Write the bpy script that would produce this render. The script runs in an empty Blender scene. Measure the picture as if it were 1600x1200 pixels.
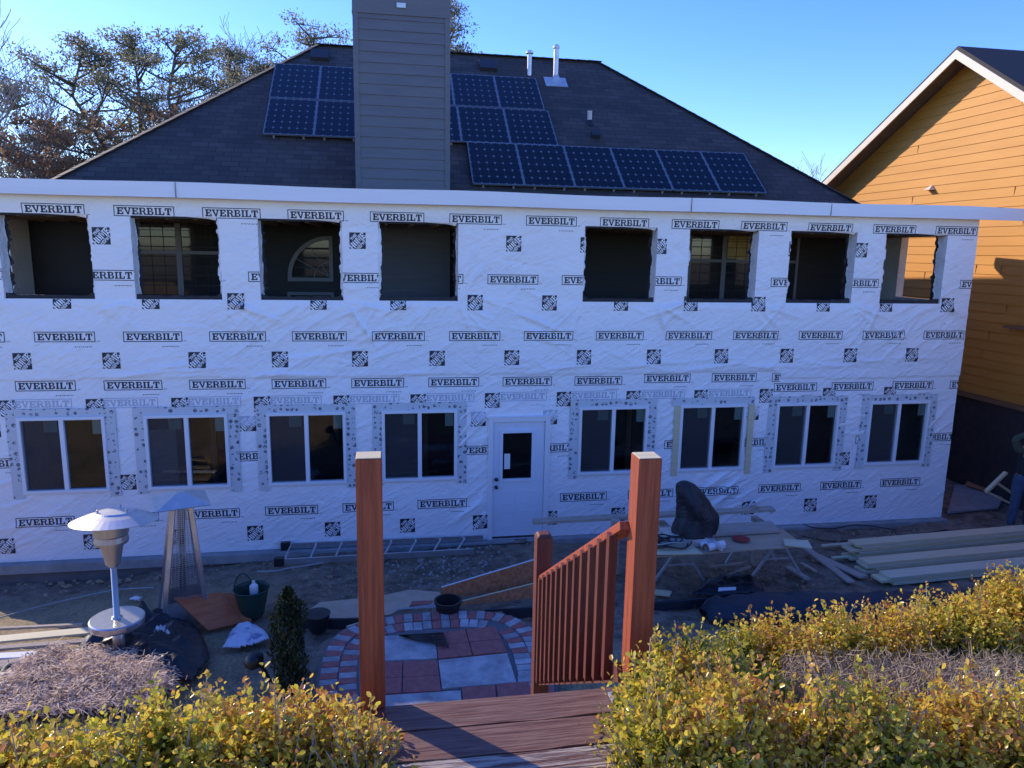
import bpy, math, random
import numpy as np
from mathutils import Vector, Matrix
random.seed(7); RNG = np.random.default_rng(7)
S = bpy.context.scene; COL = S.collection

# ------------------------------------------------------------------ camera, sky, sun
F_PX, YAW, PITCH, ROLL = 1140.0, 0.16816, 0.1803, 0.01722
CAM = np.array([0.0, -11.85356, 4.91757])
def cam_axes():
    f = np.array([math.sin(YAW)*math.cos(PITCH), math.cos(YAW)*math.cos(PITCH), -math.sin(PITCH)])
    r = np.array([math.cos(YAW), -math.sin(YAW), 0.0]); u = np.cross(r, f)
    c, s = math.cos(ROLL), math.sin(ROLL)
    return c*r+s*u, -s*r+c*u, f
AR, AU, AF = cam_axes()
cd = bpy.data.cameras.new('camera'); cam = bpy.data.objects.new('camera', cd); COL.objects.link(cam)
cam.matrix_world = Matrix(((AR[0], AU[0], -AF[0], CAM[0]), (AR[1], AU[1], -AF[1], CAM[1]), (AR[2], AU[2], -AF[2], CAM[2]), (0, 0, 0, 1)))
cd.sensor_width = 36; cd.lens = 36*F_PX/1600; cd.clip_end = 2000; cd.clip_start = 0.05
S.camera = cam
SUN_AZ, SUN_EL = math.radians(-46), math.radians(27)      # measured from +Y, negative = to the left
w = bpy.data.worlds.new('World'); S.world = w; w.use_nodes = True
nt = w.node_tree; bg = nt.nodes['Background']; sky = nt.nodes.new('ShaderNodeTexSky'); sky.sky_type = 'NISHITA'
sky.sun_disc = False; sky.sun_elevation = SUN_EL; sky.sun_rotation = SUN_AZ; sky.air_density = 1.0; sky.dust_density = 0.15; sky.ozone_density = 6.0
hs = nt.nodes.new('ShaderNodeHueSaturation'); hs.inputs['Saturation'].default_value = 1.18; hs.inputs['Hue'].default_value = .522
nt.links.new(sky.outputs[0], hs.inputs['Color']); nt.links.new(hs.outputs[0], bg.inputs[0]); bg.inputs[1].default_value = 0.15
sd = bpy.data.lights.new('sun', 'SUN'); sd.energy = 2.3; sd.angle = math.radians(0.53); sd.color = (1.0, 0.83, 0.62)
sun = bpy.data.objects.new('sun', sd); COL.objects.link(sun)
sdir = Vector((math.sin(SUN_AZ)*math.cos(SUN_EL), math.cos(SUN_AZ)*math.cos(SUN_EL), math.sin(SUN_EL)))
sun.rotation_euler = sdir.to_track_quat('Z', 'Y').to_euler(); sun.location = (-20, 20, 20)
S.view_settings.view_transform = 'Standard'; S.view_settings.look = 'None'; S.view_settings.exposure = 1.23; S.view_settings.gamma = 1
S.render.engine = 'CYCLES'; S.cycles.max_bounces = 6; S.cycles.transparent_max_bounces = 12

# ------------------------------------------------------------------ measuring helpers
def ray(x, y): return AF + AR*(x-800)/F_PX - AU*(y-600)/F_PX
def on(x, y, Y=None, X=None, Z=None):
    d = ray(x, y)
    t = (Y-CAM[1])/d[1] if Y is not None else (X-CAM[0])/d[0] if X is not None else (Z-CAM[2])/d[2]
    return CAM + d*t
YP = [-400, -30, -12, -10.2, -9, -6.4, -5.4, -4.2, -3.0, -1.0, 0, 400]
ZP = [5, 4.4, 3.0, 2.75, 2.3, .85, .5, .36, .18, .0, -.02, -.02]
def gz(X, Y):
    X = np.asarray(X, float); Y = np.asarray(Y, float)
    z = np.interp(Y, YP, ZP)
    left = np.clip((-1.5-X)/3.5, 0, 1)*np.clip((Y+3.2)/2.0, 0, 1)
    z = z-0.30*left
    z = z+0.14*np.clip((X-9)/2.5, 0, 1)*np.clip((-Y)/1.5, 0, 1)*np.clip((Y+5)/2, 0, 1)
    return z
def gp(x, y, dz=0):
    d = ray(x, y); t = 3.0
    while t < 60:
        p = CAM+d*t
        if p[2] <= float(gz(p[0], p[1]))+dz: break
        t += .01
    return Vector(p)

# ------------------------------------------------------------------ materials
def mat(name, col, rough=.6, col2=None, scale=6, stretch=(1, 1, 1), bump=0.0, bscale=None, metal=0, spec=.5, detail=4, contrast=(.35, .65)):
    m = bpy.data.materials.new(name); m.use_nodes = True; n = m.node_tree; p = n.nodes['Principled BSDF']
    p.inputs['Base Color'].default_value = (*col, 1); p.inputs['Roughness'].default_value = rough
    p.inputs['Metallic'].default_value = metal; p.inputs['Specular IOR Level'].default_value = spec
    tc = n.nodes.new('ShaderNodeTexCoord'); mp = n.nodes.new('ShaderNodeMapping'); mp.inputs['Scale'].default_value = stretch
    n.links.new(tc.outputs['Object'], mp.inputs[0])
    if col2 is not None:
        no = n.nodes.new('ShaderNodeTexNoise'); no.inputs['Scale'].default_value = scale; no.inputs['Detail'].default_value = detail; no.inputs['Roughness'].default_value = .65
        cr = n.nodes.new('ShaderNodeValToRGB'); cr.color_ramp.elements[0].position = contrast[0]; cr.color_ramp.elements[1].position = contrast[1]
        cr.color_ramp.elements[0].color = (*col, 1); cr.color_ramp.elements[1].color = (*col2, 1)
        n.links.new(mp.outputs[0], no.inputs[0]); n.links.new(no.outputs[0], cr.inputs[0]); n.links.new(cr.outputs[0], p.inputs['Base Color'])
    if bump:
        nb = n.nodes.new('ShaderNodeTexNoise'); nb.inputs['Scale'].default_value = bscale or scale*4; nb.inputs['Detail'].default_value = 5
        b = n.nodes.new('ShaderNodeBump'); b.inputs['Strength'].default_value = bump; b.inputs['Distance'].default_value = .02
        n.links.new(mp.outputs[0], nb.inputs[0]); n.links.new(nb.outputs[0], b.inputs['Height']); n.links.new(b.outputs[0], p.inputs['Normal'])
    return m
def leafmat(name, cols, trans=.45, rough=.35):
    # one value per leaf ('lv' attribute) picks its colour
    m = bpy.data.materials.new(name); m.use_nodes = True; n = m.node_tree; p = n.nodes['Principled BSDF']; out = n.nodes['Material Output']
    at = n.nodes.new('ShaderNodeAttribute'); at.attribute_name = 'lv'
    cr = n.nodes.new('ShaderNodeValToRGB'); el = cr.color_ramp.elements
    while len(el) < len(cols): el.new(.5)
    for i, (pos, c) in enumerate(cols): el[i].position = pos; el[i].color = (*c, 1)
    n.links.new(at.outputs['Fac'], cr.inputs[0]); n.links.new(cr.outputs[0], p.inputs['Base Color']); p.inputs['Roughness'].default_value = rough
    tr = n.nodes.new('ShaderNodeBsdfTranslucent'); mx = n.nodes.new('ShaderNodeMixShader'); mx.inputs[0].default_value = trans
    n.links.new(cr.outputs[0], tr.inputs[0]); n.links.new(p.outputs[0], mx.inputs[1]); n.links.new(tr.outputs[0], mx.inputs[2]); n.links.new(mx.outputs[0], out.inputs[0])
    return m
def glassmat(name, tint=(.6, .65, .68), refl=1.0):
    m = bpy.data.materials.new(name); m.use_nodes = True; n = m.node_tree; out = n.nodes['Material Output']; n.nodes.remove(n.nodes['Principled BSDF'])
    g = n.nodes.new('ShaderNodeBsdfGlossy'); g.inputs['Roughness'].default_value = .03; g.inputs['Color'].default_value = (refl, refl, refl, 1)
    t = n.nodes.new('ShaderNodeBsdfTransparent'); t.inputs[0].default_value = (*tint, 1)
    fr = n.nodes.new('ShaderNodeFresnel'); fr.inputs[0].default_value = 1.6; mx = n.nodes.new('ShaderNodeMixShader')
    ma = n.nodes.new('ShaderNodeMath'); ma.operation = 'MULTIPLY_ADD'; ma.inputs[1].default_value = .8; ma.inputs[2].default_value = .01
    n.links.new(fr.outputs[0], ma.inputs[0]); n.links.new(ma.outputs[0], mx.inputs[0]); n.links.new(t.outputs[0], mx.inputs[1]); n.links.new(g.outputs[0], mx.inputs[2]); n.links.new(mx.outputs[0], out.inputs[0])
    return m
M = {}
M['wrap'] = mat('wrap', (.86, .85, .84), .42, (.91, .90, .89), 1.2, bump=.55, bscale=7, stretch=(1, 1, 2.2))
def wrap_creases():
    n = M['wrap'].node_tree; p = n.nodes['Principled BSDF']; tc = n.nodes.new('ShaderNodeTexCoord'); last = [l.from_socket for l in n.links if l.to_socket == p.inputs['Normal']][0]
    mk = n.nodes.new('ShaderNodeTexNoise'); mk.inputs['Scale'].default_value = .8; n.links.new(tc.outputs['Object'], mk.inputs[0])
    for ang, sc_, st in ((-38, 7, .9), (-22, 11, .6), (30, 8, .45)):
        m0 = n.nodes.new('ShaderNodeMapping'); m0.inputs['Rotation'].default_value = (0, math.radians(-ang), 0); n.links.new(tc.outputs['Object'], m0.inputs[0])
        m1 = n.nodes.new('ShaderNodeMapping'); m1.inputs['Scale'].default_value = (.16, 1, 1); n.links.new(m0.outputs[0], m1.inputs[0])
        no = n.nodes.new('ShaderNodeTexNoise'); no.inputs['Scale'].default_value = sc_; no.inputs['Detail'].default_value = 2; no.inputs['Distortion'].default_value = .4; n.links.new(m1.outputs[0], no.inputs[0])
        ab = n.nodes.new('ShaderNodeMath'); ab.operation = 'SUBTRACT'; ab.inputs[1].default_value = .5; n.links.new(no.outputs[0], ab.inputs[0])
        a2 = n.nodes.new('ShaderNodeMath'); a2.operation = 'ABSOLUTE'; n.links.new(ab.outputs[0], a2.inputs[0])
        mu = n.nodes.new('ShaderNodeMath'); mu.operation = 'MULTIPLY'; n.links.new(a2.outputs[0], mu.inputs[0]); n.links.new(mk.outputs[0], mu.inputs[1])
        b = n.nodes.new('ShaderNodeBump'); b.inputs['Strength'].default_value = st; b.inputs['Distance'].default_value = .065; n.links.new(mu.outputs[0], b.inputs['Height']); n.links.new(last, b.inputs['Normal']); last = b.outputs[0]
    n.links.new(last, p.inputs['Normal'])
wrap_creases()
M['screen'] = None
M['ink'] = mat('ink', (.018, .022, .035), .5)
M['ghost'] = mat('ghost_ink', (.47, .51, .58), .5)
M['ghost2'] = mat('ghost_ink_dark', (.34, .38, .45), .5)
M['fascia'] = mat('fascia', (.78, .80, .83), .4, (.83, .85, .88), 2, stretch=(.3, 1, 3), bump=.05)
M['vinyl'] = mat('white_vinyl', (.78, .79, .8), .35)
M['doorpaint'] = mat('door_paint', (.7, .74, .8), .4, (.73, .77, .82), 3)
M['tape'] = None
M['stud'] = mat('stud', (.30, .22, .13), .8, (.42, .32, .2), 3, stretch=(6, 6, .6), bump=.1)
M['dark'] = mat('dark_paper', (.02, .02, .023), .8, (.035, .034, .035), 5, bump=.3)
M['conc'] = mat('concrete', (.26, .26, .25), .85, (.36, .35, .33), 4, bump=.25, bscale=30)
M['concdark'] = mat('concrete_face', (.12, .12, .12), .9, (.17, .165, .16), 2.5, bump=.3)
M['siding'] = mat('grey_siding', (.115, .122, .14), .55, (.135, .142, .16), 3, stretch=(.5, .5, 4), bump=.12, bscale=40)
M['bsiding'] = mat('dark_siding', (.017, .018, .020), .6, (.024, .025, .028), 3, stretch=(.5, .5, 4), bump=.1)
M['trimgrey'] = mat('grey_trim', (.22, .23, .24), .5)
M['ysiding'] = mat('yellow_siding', (.53, .235, .032), .6, (.60, .275, .042), 1.6, stretch=(.4, .25, 2.5), bump=.08, bscale=30)
M['soffit'] = mat('soffit', (.13, .11, .095), .7, (.17, .14, .12), 3)
M['cream'] = mat('cream_trim', (.68, .6, .48), .5)
M['brown_trim'] = mat('brown_trim', (.22, .12, .06), .6)
M['nfound'] = mat('dark_foundation', (.035, .03, .032), .85, (.05, .042, .042), 6, bump=.3)
M['galv'] = mat('galvanised', (.55, .56, .56), .4, (.66, .66, .65), 8, metal=.6)
M['pvc'] = mat('pale_pipe', (.55, .53, .48), .5)
M['steel'] = mat('brushed_steel', (.50, .48, .45), .38, (.58, .55, .51), 30, stretch=(1, 1, .05), metal=.85)
M['alu'] = mat('aluminium', (.58, .6, .62), .3, (.66, .68, .7), 12, metal=.85)
M['panelframe'] = mat('panel_frame', (.22, .23, .25), .4, metal=.5)
M['hood'] = mat('hood_aluminium', (.60, .62, .65), .42, metal=.7)
M['black'] = mat('black_plastic', (.015, .016, .018), .45)
M['tarp'] = mat('black_tarp', (.013, .015, .018), .42, (.022, .024, .028), 5, bump=.35, bscale=14)
M['bag'] = mat('black_bag', (.014, .016, .02), .55, bump=.7, bscale=9)
M['tarpblue'] = mat('weed_fabric', (.014, .02, .032), .55, (.02, .028, .042), 4, bump=.4, bscale=9)
M['whitebag'] = mat('white_bag', (.6, .63, .68), .4, (.2, .25, .4), 7, contrast=(.55, .62), bump=.6, bscale=20)
M['white'] = mat('white_plastic', (.75, .76, .77), .4)
M['pine'] = mat('new_lumber', (.62, .52, .3), .65, (.7, .6, .38), 3, stretch=(.4, 9, 9), bump=.12)
M['pinegreen'] = mat('treated_lumber', (.56, .52, .33), .65, (.68, .62, .42), 3, stretch=(.4, 9, 9), bump=.12)
M['greywood'] = mat('weathered_wood', (.33, .27, .21), .85, (.52, .45, .36), 5, stretch=(.6, 14, 14), bump=.5, bscale=14)
M['ply'] = mat('plywood', (.40, .29, .18), .7, (.50, .38, .25), 4, stretch=(1, 5, 5), bump=.15)
M['osb'] = mat('osb', (.44, .14, .05), .8, (.60, .24, .10), 18, bump=.25, contrast=(.4, .6))
M['orangeply'] = mat('stained_panel', (.46, .12, .035), .55, (.58, .18, .06), 3, stretch=(1, 1, 6), bump=.1)
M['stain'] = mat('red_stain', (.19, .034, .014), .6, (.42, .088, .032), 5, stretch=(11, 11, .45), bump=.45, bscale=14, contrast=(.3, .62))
M['stainshade'] = mat('shaded_red_stain', (.095, .023, .014), .6, (.16, .04, .024), 5, stretch=(6, 6, .6), bump=.3, bscale=20)  # red stain darkened so the balusters look shaded
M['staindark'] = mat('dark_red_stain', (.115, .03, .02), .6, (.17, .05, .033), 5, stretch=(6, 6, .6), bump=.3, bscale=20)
M['boardred'] = mat('worn_red_board', (.12, .05, .036), .7, (.21, .12, .09), 6, stretch=(.7, 10, 5), bump=.45, bscale=10)
M['boardworn'] = mat('peeling_red_board', (.42, .36, .30), .8, (.13, .06, .05), 5, stretch=(.9, 14, 5), bump=.7, bscale=12, contrast=(.42, .56))
M['straw'] = mat('straw', (.46, .33, .24), .85, (.72, .57, .43), 9, bump=.3)
M['edging'] = mat('edging', (.03, .032, .038), .6)
M['pred'] = mat('red_paver', (.33, .10, .085), .85, (.42, .15, .125), 12, bump=.35, bscale=60)
M['pgrey'] = mat('grey_paver', (.27, .27, .265), .85, (.52, .51, .49), 3.5, bump=.3, bscale=50)
M['pwhite'] = mat('pale_paver', (.24, .24, .24), .85, (.36, .35, .34), 8, bump=.3, bscale=50)
M['sand'] = mat('kraft_sheet', (.48, .34, .22), .85, (.58, .43, .29), 3, bump=.5, bscale=5)
M['green'] = mat('dark_green_plastic', (.018, .05, .035), .5)
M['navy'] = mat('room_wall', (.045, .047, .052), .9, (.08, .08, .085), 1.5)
M['curtain'] = mat('hanging_cloth', (.15, .125, .11), .9, (.11, .095, .085), 3)
M['skin'] = mat('skin', (.45, .25, .17), .5)
M['jeans'] = mat('jeans', (.03, .055, .10), .85, (.05, .08, .14), 12)
M['vest'] = mat('black_vest', (.012, .013, .016), .8)
M['sleeve'] = mat('olive_sleeve', (.05, .06, .035), .85, (.07, .08, .05), 10)
M['hair'] = mat('hair', (.02, .014, .01), .6)
M['bark'] = mat('bark', (.10, .075, .06), .9, (.16, .13, .10), 6, bump=.5)
M['twig'] = mat('twig', (.36, .31, .27), .9)
M['deadtwig'] = mat('dead_twig', (.22, .16, .105), .85, (.46, .36, .25), 9)
M['glass'] = glassmat('window_glass')
def screenmat():
    m = bpy.data.materials.new('insect_screen'); m.use_nodes = True; n = m.node_tree; out = n.nodes['Material Output']; p = n.nodes['Principled BSDF']; p.inputs['Base Color'].default_value = (.085, .085, .09, 1); p.inputs['Roughness'].default_value = .9
    t = n.nodes.new('ShaderNodeBsdfTransparent'); mx = n.nodes.new('ShaderNodeMixShader'); mx.inputs[0].default_value = .4; n.links.new(t.outputs[0], mx.inputs[1]); n.links.new(p.outputs[0], mx.inputs[2]); n.links.new(mx.outputs[0], out.inputs[0]); return m
M['screen'] = screenmat()
M['sticker'] = mat('sticker', (.35, .45, .38), .5)
M['panelight'] = mat('painted_yellow_light', (.50, .38, .12), .7, (.6, .46, .2), 4)
M['paneblue'] = mat('porch_pane', (.03, .034, .04), .06, (.06, .05, .045), 2)
M['redcloth'] = mat('red_rag', (.3, .03, .03), .8)
M['cord'] = mat('grey_cord', (.35, .38, .36), .6)
M['blackcord'] = mat('black_cord', (.02, .02, .022), .6)
# shingles
def shingle():
    m = bpy.data.materials.new('shingles'); m.use_nodes = True; n = m.node_tree; p = n.nodes['Principled BSDF']
    tc = n.nodes.new('ShaderNodeUVMap'); br = n.nodes.new('ShaderNodeTexBrick'); br.inputs['Scale'].default_value = 1.0
    br.inputs['Brick Width'].default_value = .33; br.inputs['Row Height'].default_value = .145; br.inputs['Mortar Size'].default_value = .008; br.inputs['Bias'].default_value = 0
    br.inputs['Color1'].default_value = (.05, .043, .040, 1); br.inputs['Color2'].default_value = (.085, .072, .066, 1); br.inputs['Mortar'].default_value = (.032, .029, .028, 1)
    no = n.nodes.new('ShaderNodeTexNoise'); no.inputs['Scale'].default_value = .9; no.inputs['Detail'].default_value = 6
    mx = n.nodes.new('ShaderNodeMixRGB'); mx.blend_type = 'MULTIPLY'; mx.inputs[0].default_value = .6
    cr = n.nodes.new('ShaderNodeValToRGB'); cr.color_ramp.elements[0].color = (.6, .6, .6, 1); cr.color_ramp.elements[1].color = (1.2, 1.15, 1.15, 1); cr.color_ramp.elements[0].position = .3; cr.color_ramp.elements[1].position = .7
    n.links.new(tc.outputs[0], br.inputs[0]); n.links.new(tc.outputs[0], no.inputs[0]); n.links.new(no.outputs[0], cr.inputs[0])
    n.links.new(br.outputs[0], mx.inputs[1]); n.links.new(cr.outputs[0], mx.inputs[2]); n.links.new(mx.outputs[0], p.inputs['Base Color'])
    b = n.nodes.new('ShaderNodeBump'); b.inputs['Strength'].default_value = .6; b.inputs['Distance'].default_value = .02
    n.links.new(br.outputs['Fac'], b.inputs['Height']); b.invert = True; n.links.new(b.outputs[0], p.inputs['Normal'])
    p.inputs['Roughness'].default_value = .8
    return m
M['shingle'] = shingle()
def tapemat():
    m = bpy.data.materials.new('flashing_tape'); m.use_nodes = True; n = m.node_tree; p = n.nodes['Principled BSDF']; p.inputs['Roughness'].default_value = .45
    tc = n.nodes.new('ShaderNodeTexCoord'); mp = n.nodes.new('ShaderNodeMapping'); n.links.new(tc.outputs['Object'], mp.inputs[0])
    v = n.nodes.new('ShaderNodeTexVoronoi'); v.inputs['Scale'].default_value = 11.5; v.inputs['Randomness'].default_value = .35
    no = n.nodes.new('ShaderNodeTexNoise'); no.inputs['Scale'].default_value = 34; no.inputs['Detail'].default_value = 3
    c1 = n.nodes.new('ShaderNodeMath'); c1.operation = 'LESS_THAN'; c1.inputs[1].default_value = .42
    c2 = n.nodes.new('ShaderNodeMath'); c2.operation = 'GREATER_THAN'; c2.inputs[1].default_value = .455
    mu = n.nodes.new('ShaderNodeMath'); mu.operation = 'MULTIPLY'
    cr = n.nodes.new('ShaderNodeMixRGB'); cr.inputs[1].default_value = (.60, .63, .64, 1); cr.inputs[2].default_value = (.13, .15, .18, 1)
    n.links.new(mp.outputs[0], v.inputs[0]); n.links.new(mp.outputs[0], no.inputs[0]); n.links.new(v.outputs['Distance'], c1.inputs[0]); n.links.new(no.outputs[0], c2.inputs[0])
    n.links.new(c1.outputs[0], mu.inputs[0]); n.links.new(c2.outputs[0], mu.inputs[1]); n.links.new(mu.outputs[0], cr.inputs[0]); n.links.new(cr.outputs[0], p.inputs['Base Color'])
    return m
M['tape'] = tapemat()
def solarmat():
    m = bpy.data.materials.new('solar_cells'); m.use_nodes = True; n = m.node_tree; p = n.nodes['Principled BSDF']; p.inputs['Roughness'].default_value = .3; p.inputs['Specular IOR Level'].default_value = .3
    uv = n.nodes.new('ShaderNodeUVMap'); sx = n.nodes.new('ShaderNodeSeparateXYZ'); n.links.new(uv.outputs[0], sx.inputs[0])
    def tri(sock):   # distance to nearest cell border, 0..0.5
        f = n.nodes.new('ShaderNodeMath'); f.operation = 'FRACT'; n.links.new(sock, f.inputs[0])
        a = n.nodes.new('ShaderNodeMath'); a.operation = 'SUBTRACT'; a.inputs[1].default_value = .5; n.links.new(f.outputs[0], a.inputs[0])
        b = n.nodes.new('ShaderNodeMath'); b.operation = 'ABSOLUTE'; n.links.new(a.outputs[0], b.inputs[0])
        c = n.nodes.new('ShaderNodeMath'); c.operation = 'SUBTRACT'; c.inputs[0].default_value = .5; n.links.new(b.outputs[0], c.inputs[1]); return c.outputs[0]
    tx, ty = tri(sx.outputs[0]), tri(sx.outputs[1])
    mn = n.nodes.new('ShaderNodeMath'); mn.operation = 'MINIMUM'; n.links.new(tx, mn.inputs[0]); n.links.new(ty, mn.inputs[1])
    sm = n.nodes.new('ShaderNodeMath'); sm.operation = 'ADD'; n.links.new(tx, sm.inputs[0]); n.links.new(ty, sm.inputs[1])
    l = n.nodes.new('ShaderNodeMath'); l.operation = 'LESS_THAN'; l.inputs[1].default_value = .022; n.links.new(mn.outputs[0], l.inputs[0])
    d = n.nodes.new('ShaderNodeMath'); d.operation = 'LESS_THAN'; d.inputs[1].default_value = .17; n.links.new(sm.outputs[0], d.inputs[0])
    a = n.nodes.new('ShaderNodeMixRGB'); a.inputs[1].default_value = (.003, .004, .008, 1); a.inputs[2].default_value = (.02, .024, .03, 1); n.links.new(l.outputs[0], a.inputs[0])
    b = n.nodes.new('ShaderNodeMixRGB'); b.inputs[2].default_value = (.17, .185, .20, 1); n.links.new(d.outputs[0], b.inputs[0]); n.links.new(a.outputs[0], b.inputs[1])
    n.links.new(b.outputs[0], p.inputs['Base Color']); return m
M['solar'] = solarmat()
def groundmat():
    m = bpy.data.materials.new('soil_and_grass'); m.use_nodes = True; n = m.node_tree; p = n.nodes['Principled BSDF']; p.inputs['Roughness'].default_value = .95; p.inputs['Specular IOR Level'].default_value = .1
    tc = n.nodes.new('ShaderNodeTexCoord')
    def noise(s, d=5): a = n.nodes.new('ShaderNodeTexNoise'); a.inputs['Scale'].default_value = s; a.inputs['Detail'].default_value = d; a.inputs['Roughness'].default_value = .7; n.links.new(tc.outputs['Object'], a.inputs[0]); return a
    n1, n2, n3 = noise(.55), noise(5), noise(28)
    at = n.nodes.new('ShaderNodeAttribute'); at.attribute_name = 'grass'
    dirt = n.nodes.new('ShaderNodeValToRGB'); e = dirt.color_ramp.elements; e[0].position = .3; e[0].color = (.10, .078, .058, 1); e[1].position = .7; e[1].color = (.36, .275, .20, 1); n.links.new(n2.outputs[0], dirt.inputs[0])
    gr = n.nodes.new('ShaderNodeValToRGB'); e = gr.color_ramp.elements; e[0].position = .3; e[0].color = (.17, .14, .085, 1); e[1].position = .68; e[1].color = (.46, .37, .23, 1); n.links.new(n3.outputs[0], gr.inputs[0])
    ad = n.nodes.new('ShaderNodeMath'); ad.operation = 'ADD'; n.links.new(at.outputs['Fac'], ad.inputs[0]); n.links.new(n1.outputs[0], ad.inputs[1])
    th = n.nodes.new('ShaderNodeValToRGB'); th.color_ramp.elements[0].position = .62; th.color_ramp.elements[1].position = .95; n.links.new(ad.outputs[0], th.inputs[0])
    mx = n.nodes.new('ShaderNodeMixRGB'); n.links.new(th.outputs[0], mx.inputs[0]); n.links.new(dirt.outputs[0], mx.inputs[1]); n.links.new(gr.outputs[0], mx.inputs[2]); n.links.new(mx.outputs[0], p.inputs['Base Color'])
    b = n.nodes.new('ShaderNodeBump'); b.inputs['Strength'].default_value = .9; b.inputs['Distance'].default_value = .03; n.links.new(n3.outputs[0], b.inputs['Height']); n.links.new(b.outputs[0], p.inputs['Normal'])
    return m
M['ground'] = groundmat()

# ------------------------------------------------------------------ mesh helpers
class MB:
    def __init__(s): s.v = []; s.f = []; s.m = []; s.mats = []; s.uv = None
    def mi(s, m):
        if m not in s.mats: s.mats.append(m)
        return s.mats.index(m)
    def add(s, vs, fs, m):
        b = len(s.v); s.v += [tuple(v) for v in vs]; k = s.mi(m)
        for f in fs: s.f.append([b+i for i in f]); s.m.append(k)
    def hexa(s, p, m):      # 8 points: bottom 4, top 4
        s.add(p, [(0, 3, 2, 1), (4, 5, 6, 7), (0, 1, 5, 4), (1, 2, 6, 5), (2, 3, 7, 6), (3, 0, 4, 7)], m)
    def box(s, x0, x1, y0, y1, z0, z1, m):
        s.hexa([(x0, y0, z0), (x1, y0, z0), (x1, y1, z0), (x0, y1, z0), (x0, y0, z1), (x1, y0, z1), (x1, y1, z1), (x0, y1, z1)], m)
    def bar(s, a, b, wd, th, m, up=(0, 0, 1)):   # box along a->b, width wd sideways, thickness th along up
        a, b, up = Vector(a), Vector(b), Vector(up); d = (b-a).normalized(); sd_ = d.cross(up).normalized(); u = sd_.cross(d).normalized()
        o = [(-wd/2, -th/2), (wd/2, -th/2), (wd/2, th/2), (-wd/2, th/2)]
        s.hexa([a+sd_*i+u*j for i, j in o]+[b+sd_*i+u*j for i, j in o], m)
    def tube(s, pts, r, m, n=8, caps=True):
        pts = [Vector(p) for p in pts]; rs = r if isinstance(r, (list, tuple)) else [r]*len(pts); b = len(s.v); k = s.mi(m)
        ref = Vector((0, 0, 1))
        for i, p in enumerate(pts):
            d = (pts[min(i+1, len(pts)-1)]-pts[max(i-1, 0)]).normalized()
            rf = ref if abs(d.dot(ref)) < .95 else Vector((1, 0, 0)); x = d.cross(rf).normalized(); y = d.cross(x)
            for j in range(n):
                a = 2*math.pi*j/n; s.v.append(tuple(p+(x*math.cos(a)+y*math.sin(a))*rs[i]))
        for i in range(len(pts)-1):
            for j in range(n):
                s.f.append([b+i*n+j, b+i*n+(j+1) % n, b+(i+1)*n+(j+1) % n, b+(i+1)*n+j]); s.m.append(k)
        if caps:
            s.f.append([b+j for j in range(n)][::-1]); s.m.append(k); s.f.append([b+(len(pts)-1)*n+j for j in range(n)]); s.m.append(k)
    def lathe(s, prof, m, n=24, c=(0, 0, 0), T=None):
        b = len(s.v); k = s.mi(m)
        for r, z in prof:
            for j in range(n):
                a = 2*math.pi*j/n; p = Vector((r*math.cos(a), r*math.sin(a), z)); p = (T @ p) if T else p; s.v.append(tuple(p+Vector(c)))
        for i in range(len(prof)-1):
            for j in range(n): s.f.append([b+i*n+j, b+i*n+(j+1) % n, b+(i+1)*n+(j+1) % n, b+(i+1)*n+j]); s.m.append(k)
        s.f.append([b+j for j in range(n)][::-1]); s.m.append(k); s.f.append([b+(len(prof)-1)*n+j for j in range(n)]); s.m.append(k)
    def build(s, name, parent=None, smooth=False, origin=None, bevel=0):
        me = bpy.data.meshes.new(name); vs = s.v
        o = bpy.data.objects.new(name, me); COL.objects.link(o)
        off = Vector(origin) if origin is not None else (parent.matrix_world.translation if parent is not None else Vector((0, 0, 0)))
        if off.length: vs = [(v[0]-off[0], v[1]-off[1], v[2]-off[2]) for v in vs]
        me.from_pydata(vs, [], s.f)
        for mm in s.mats: me.materials.append(M[mm])
        me.polygons.foreach_set('material_index', s.m)
        if smooth: me.polygons.foreach_set('use_smooth', [True]*len(s.f))
        if parent is not None: o.parent = parent
        elif origin is not None: o.location = off
        if bevel:
            b = o.modifiers.new('b', 'BEVEL'); b.width = bevel; b.segments = 2; b.limit_method = 'ANGLE'
        me.update(); return o
def tag(o, label=None, cat=None, group=None, kind=None):
    if label: o['label'] = label
    if cat: o['category'] = cat
    if group: o['group'] = group
    if kind: o['kind'] = kind
    return o
def thing(name, loc, label, cat, group=None):
    o = bpy.data.objects.new(name, None); o.empty_display_size = .1; COL.objects.link(o); o.location = loc
    o.matrix_world = Matrix.Translation(Vector(loc)); return tag(o, label, cat, group)
def sub(o, root_of_part):  # reparent helper for sub-parts: keeps geometry in place (parts share their thing's origin)
    o.parent = root_of_part; return o
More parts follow.
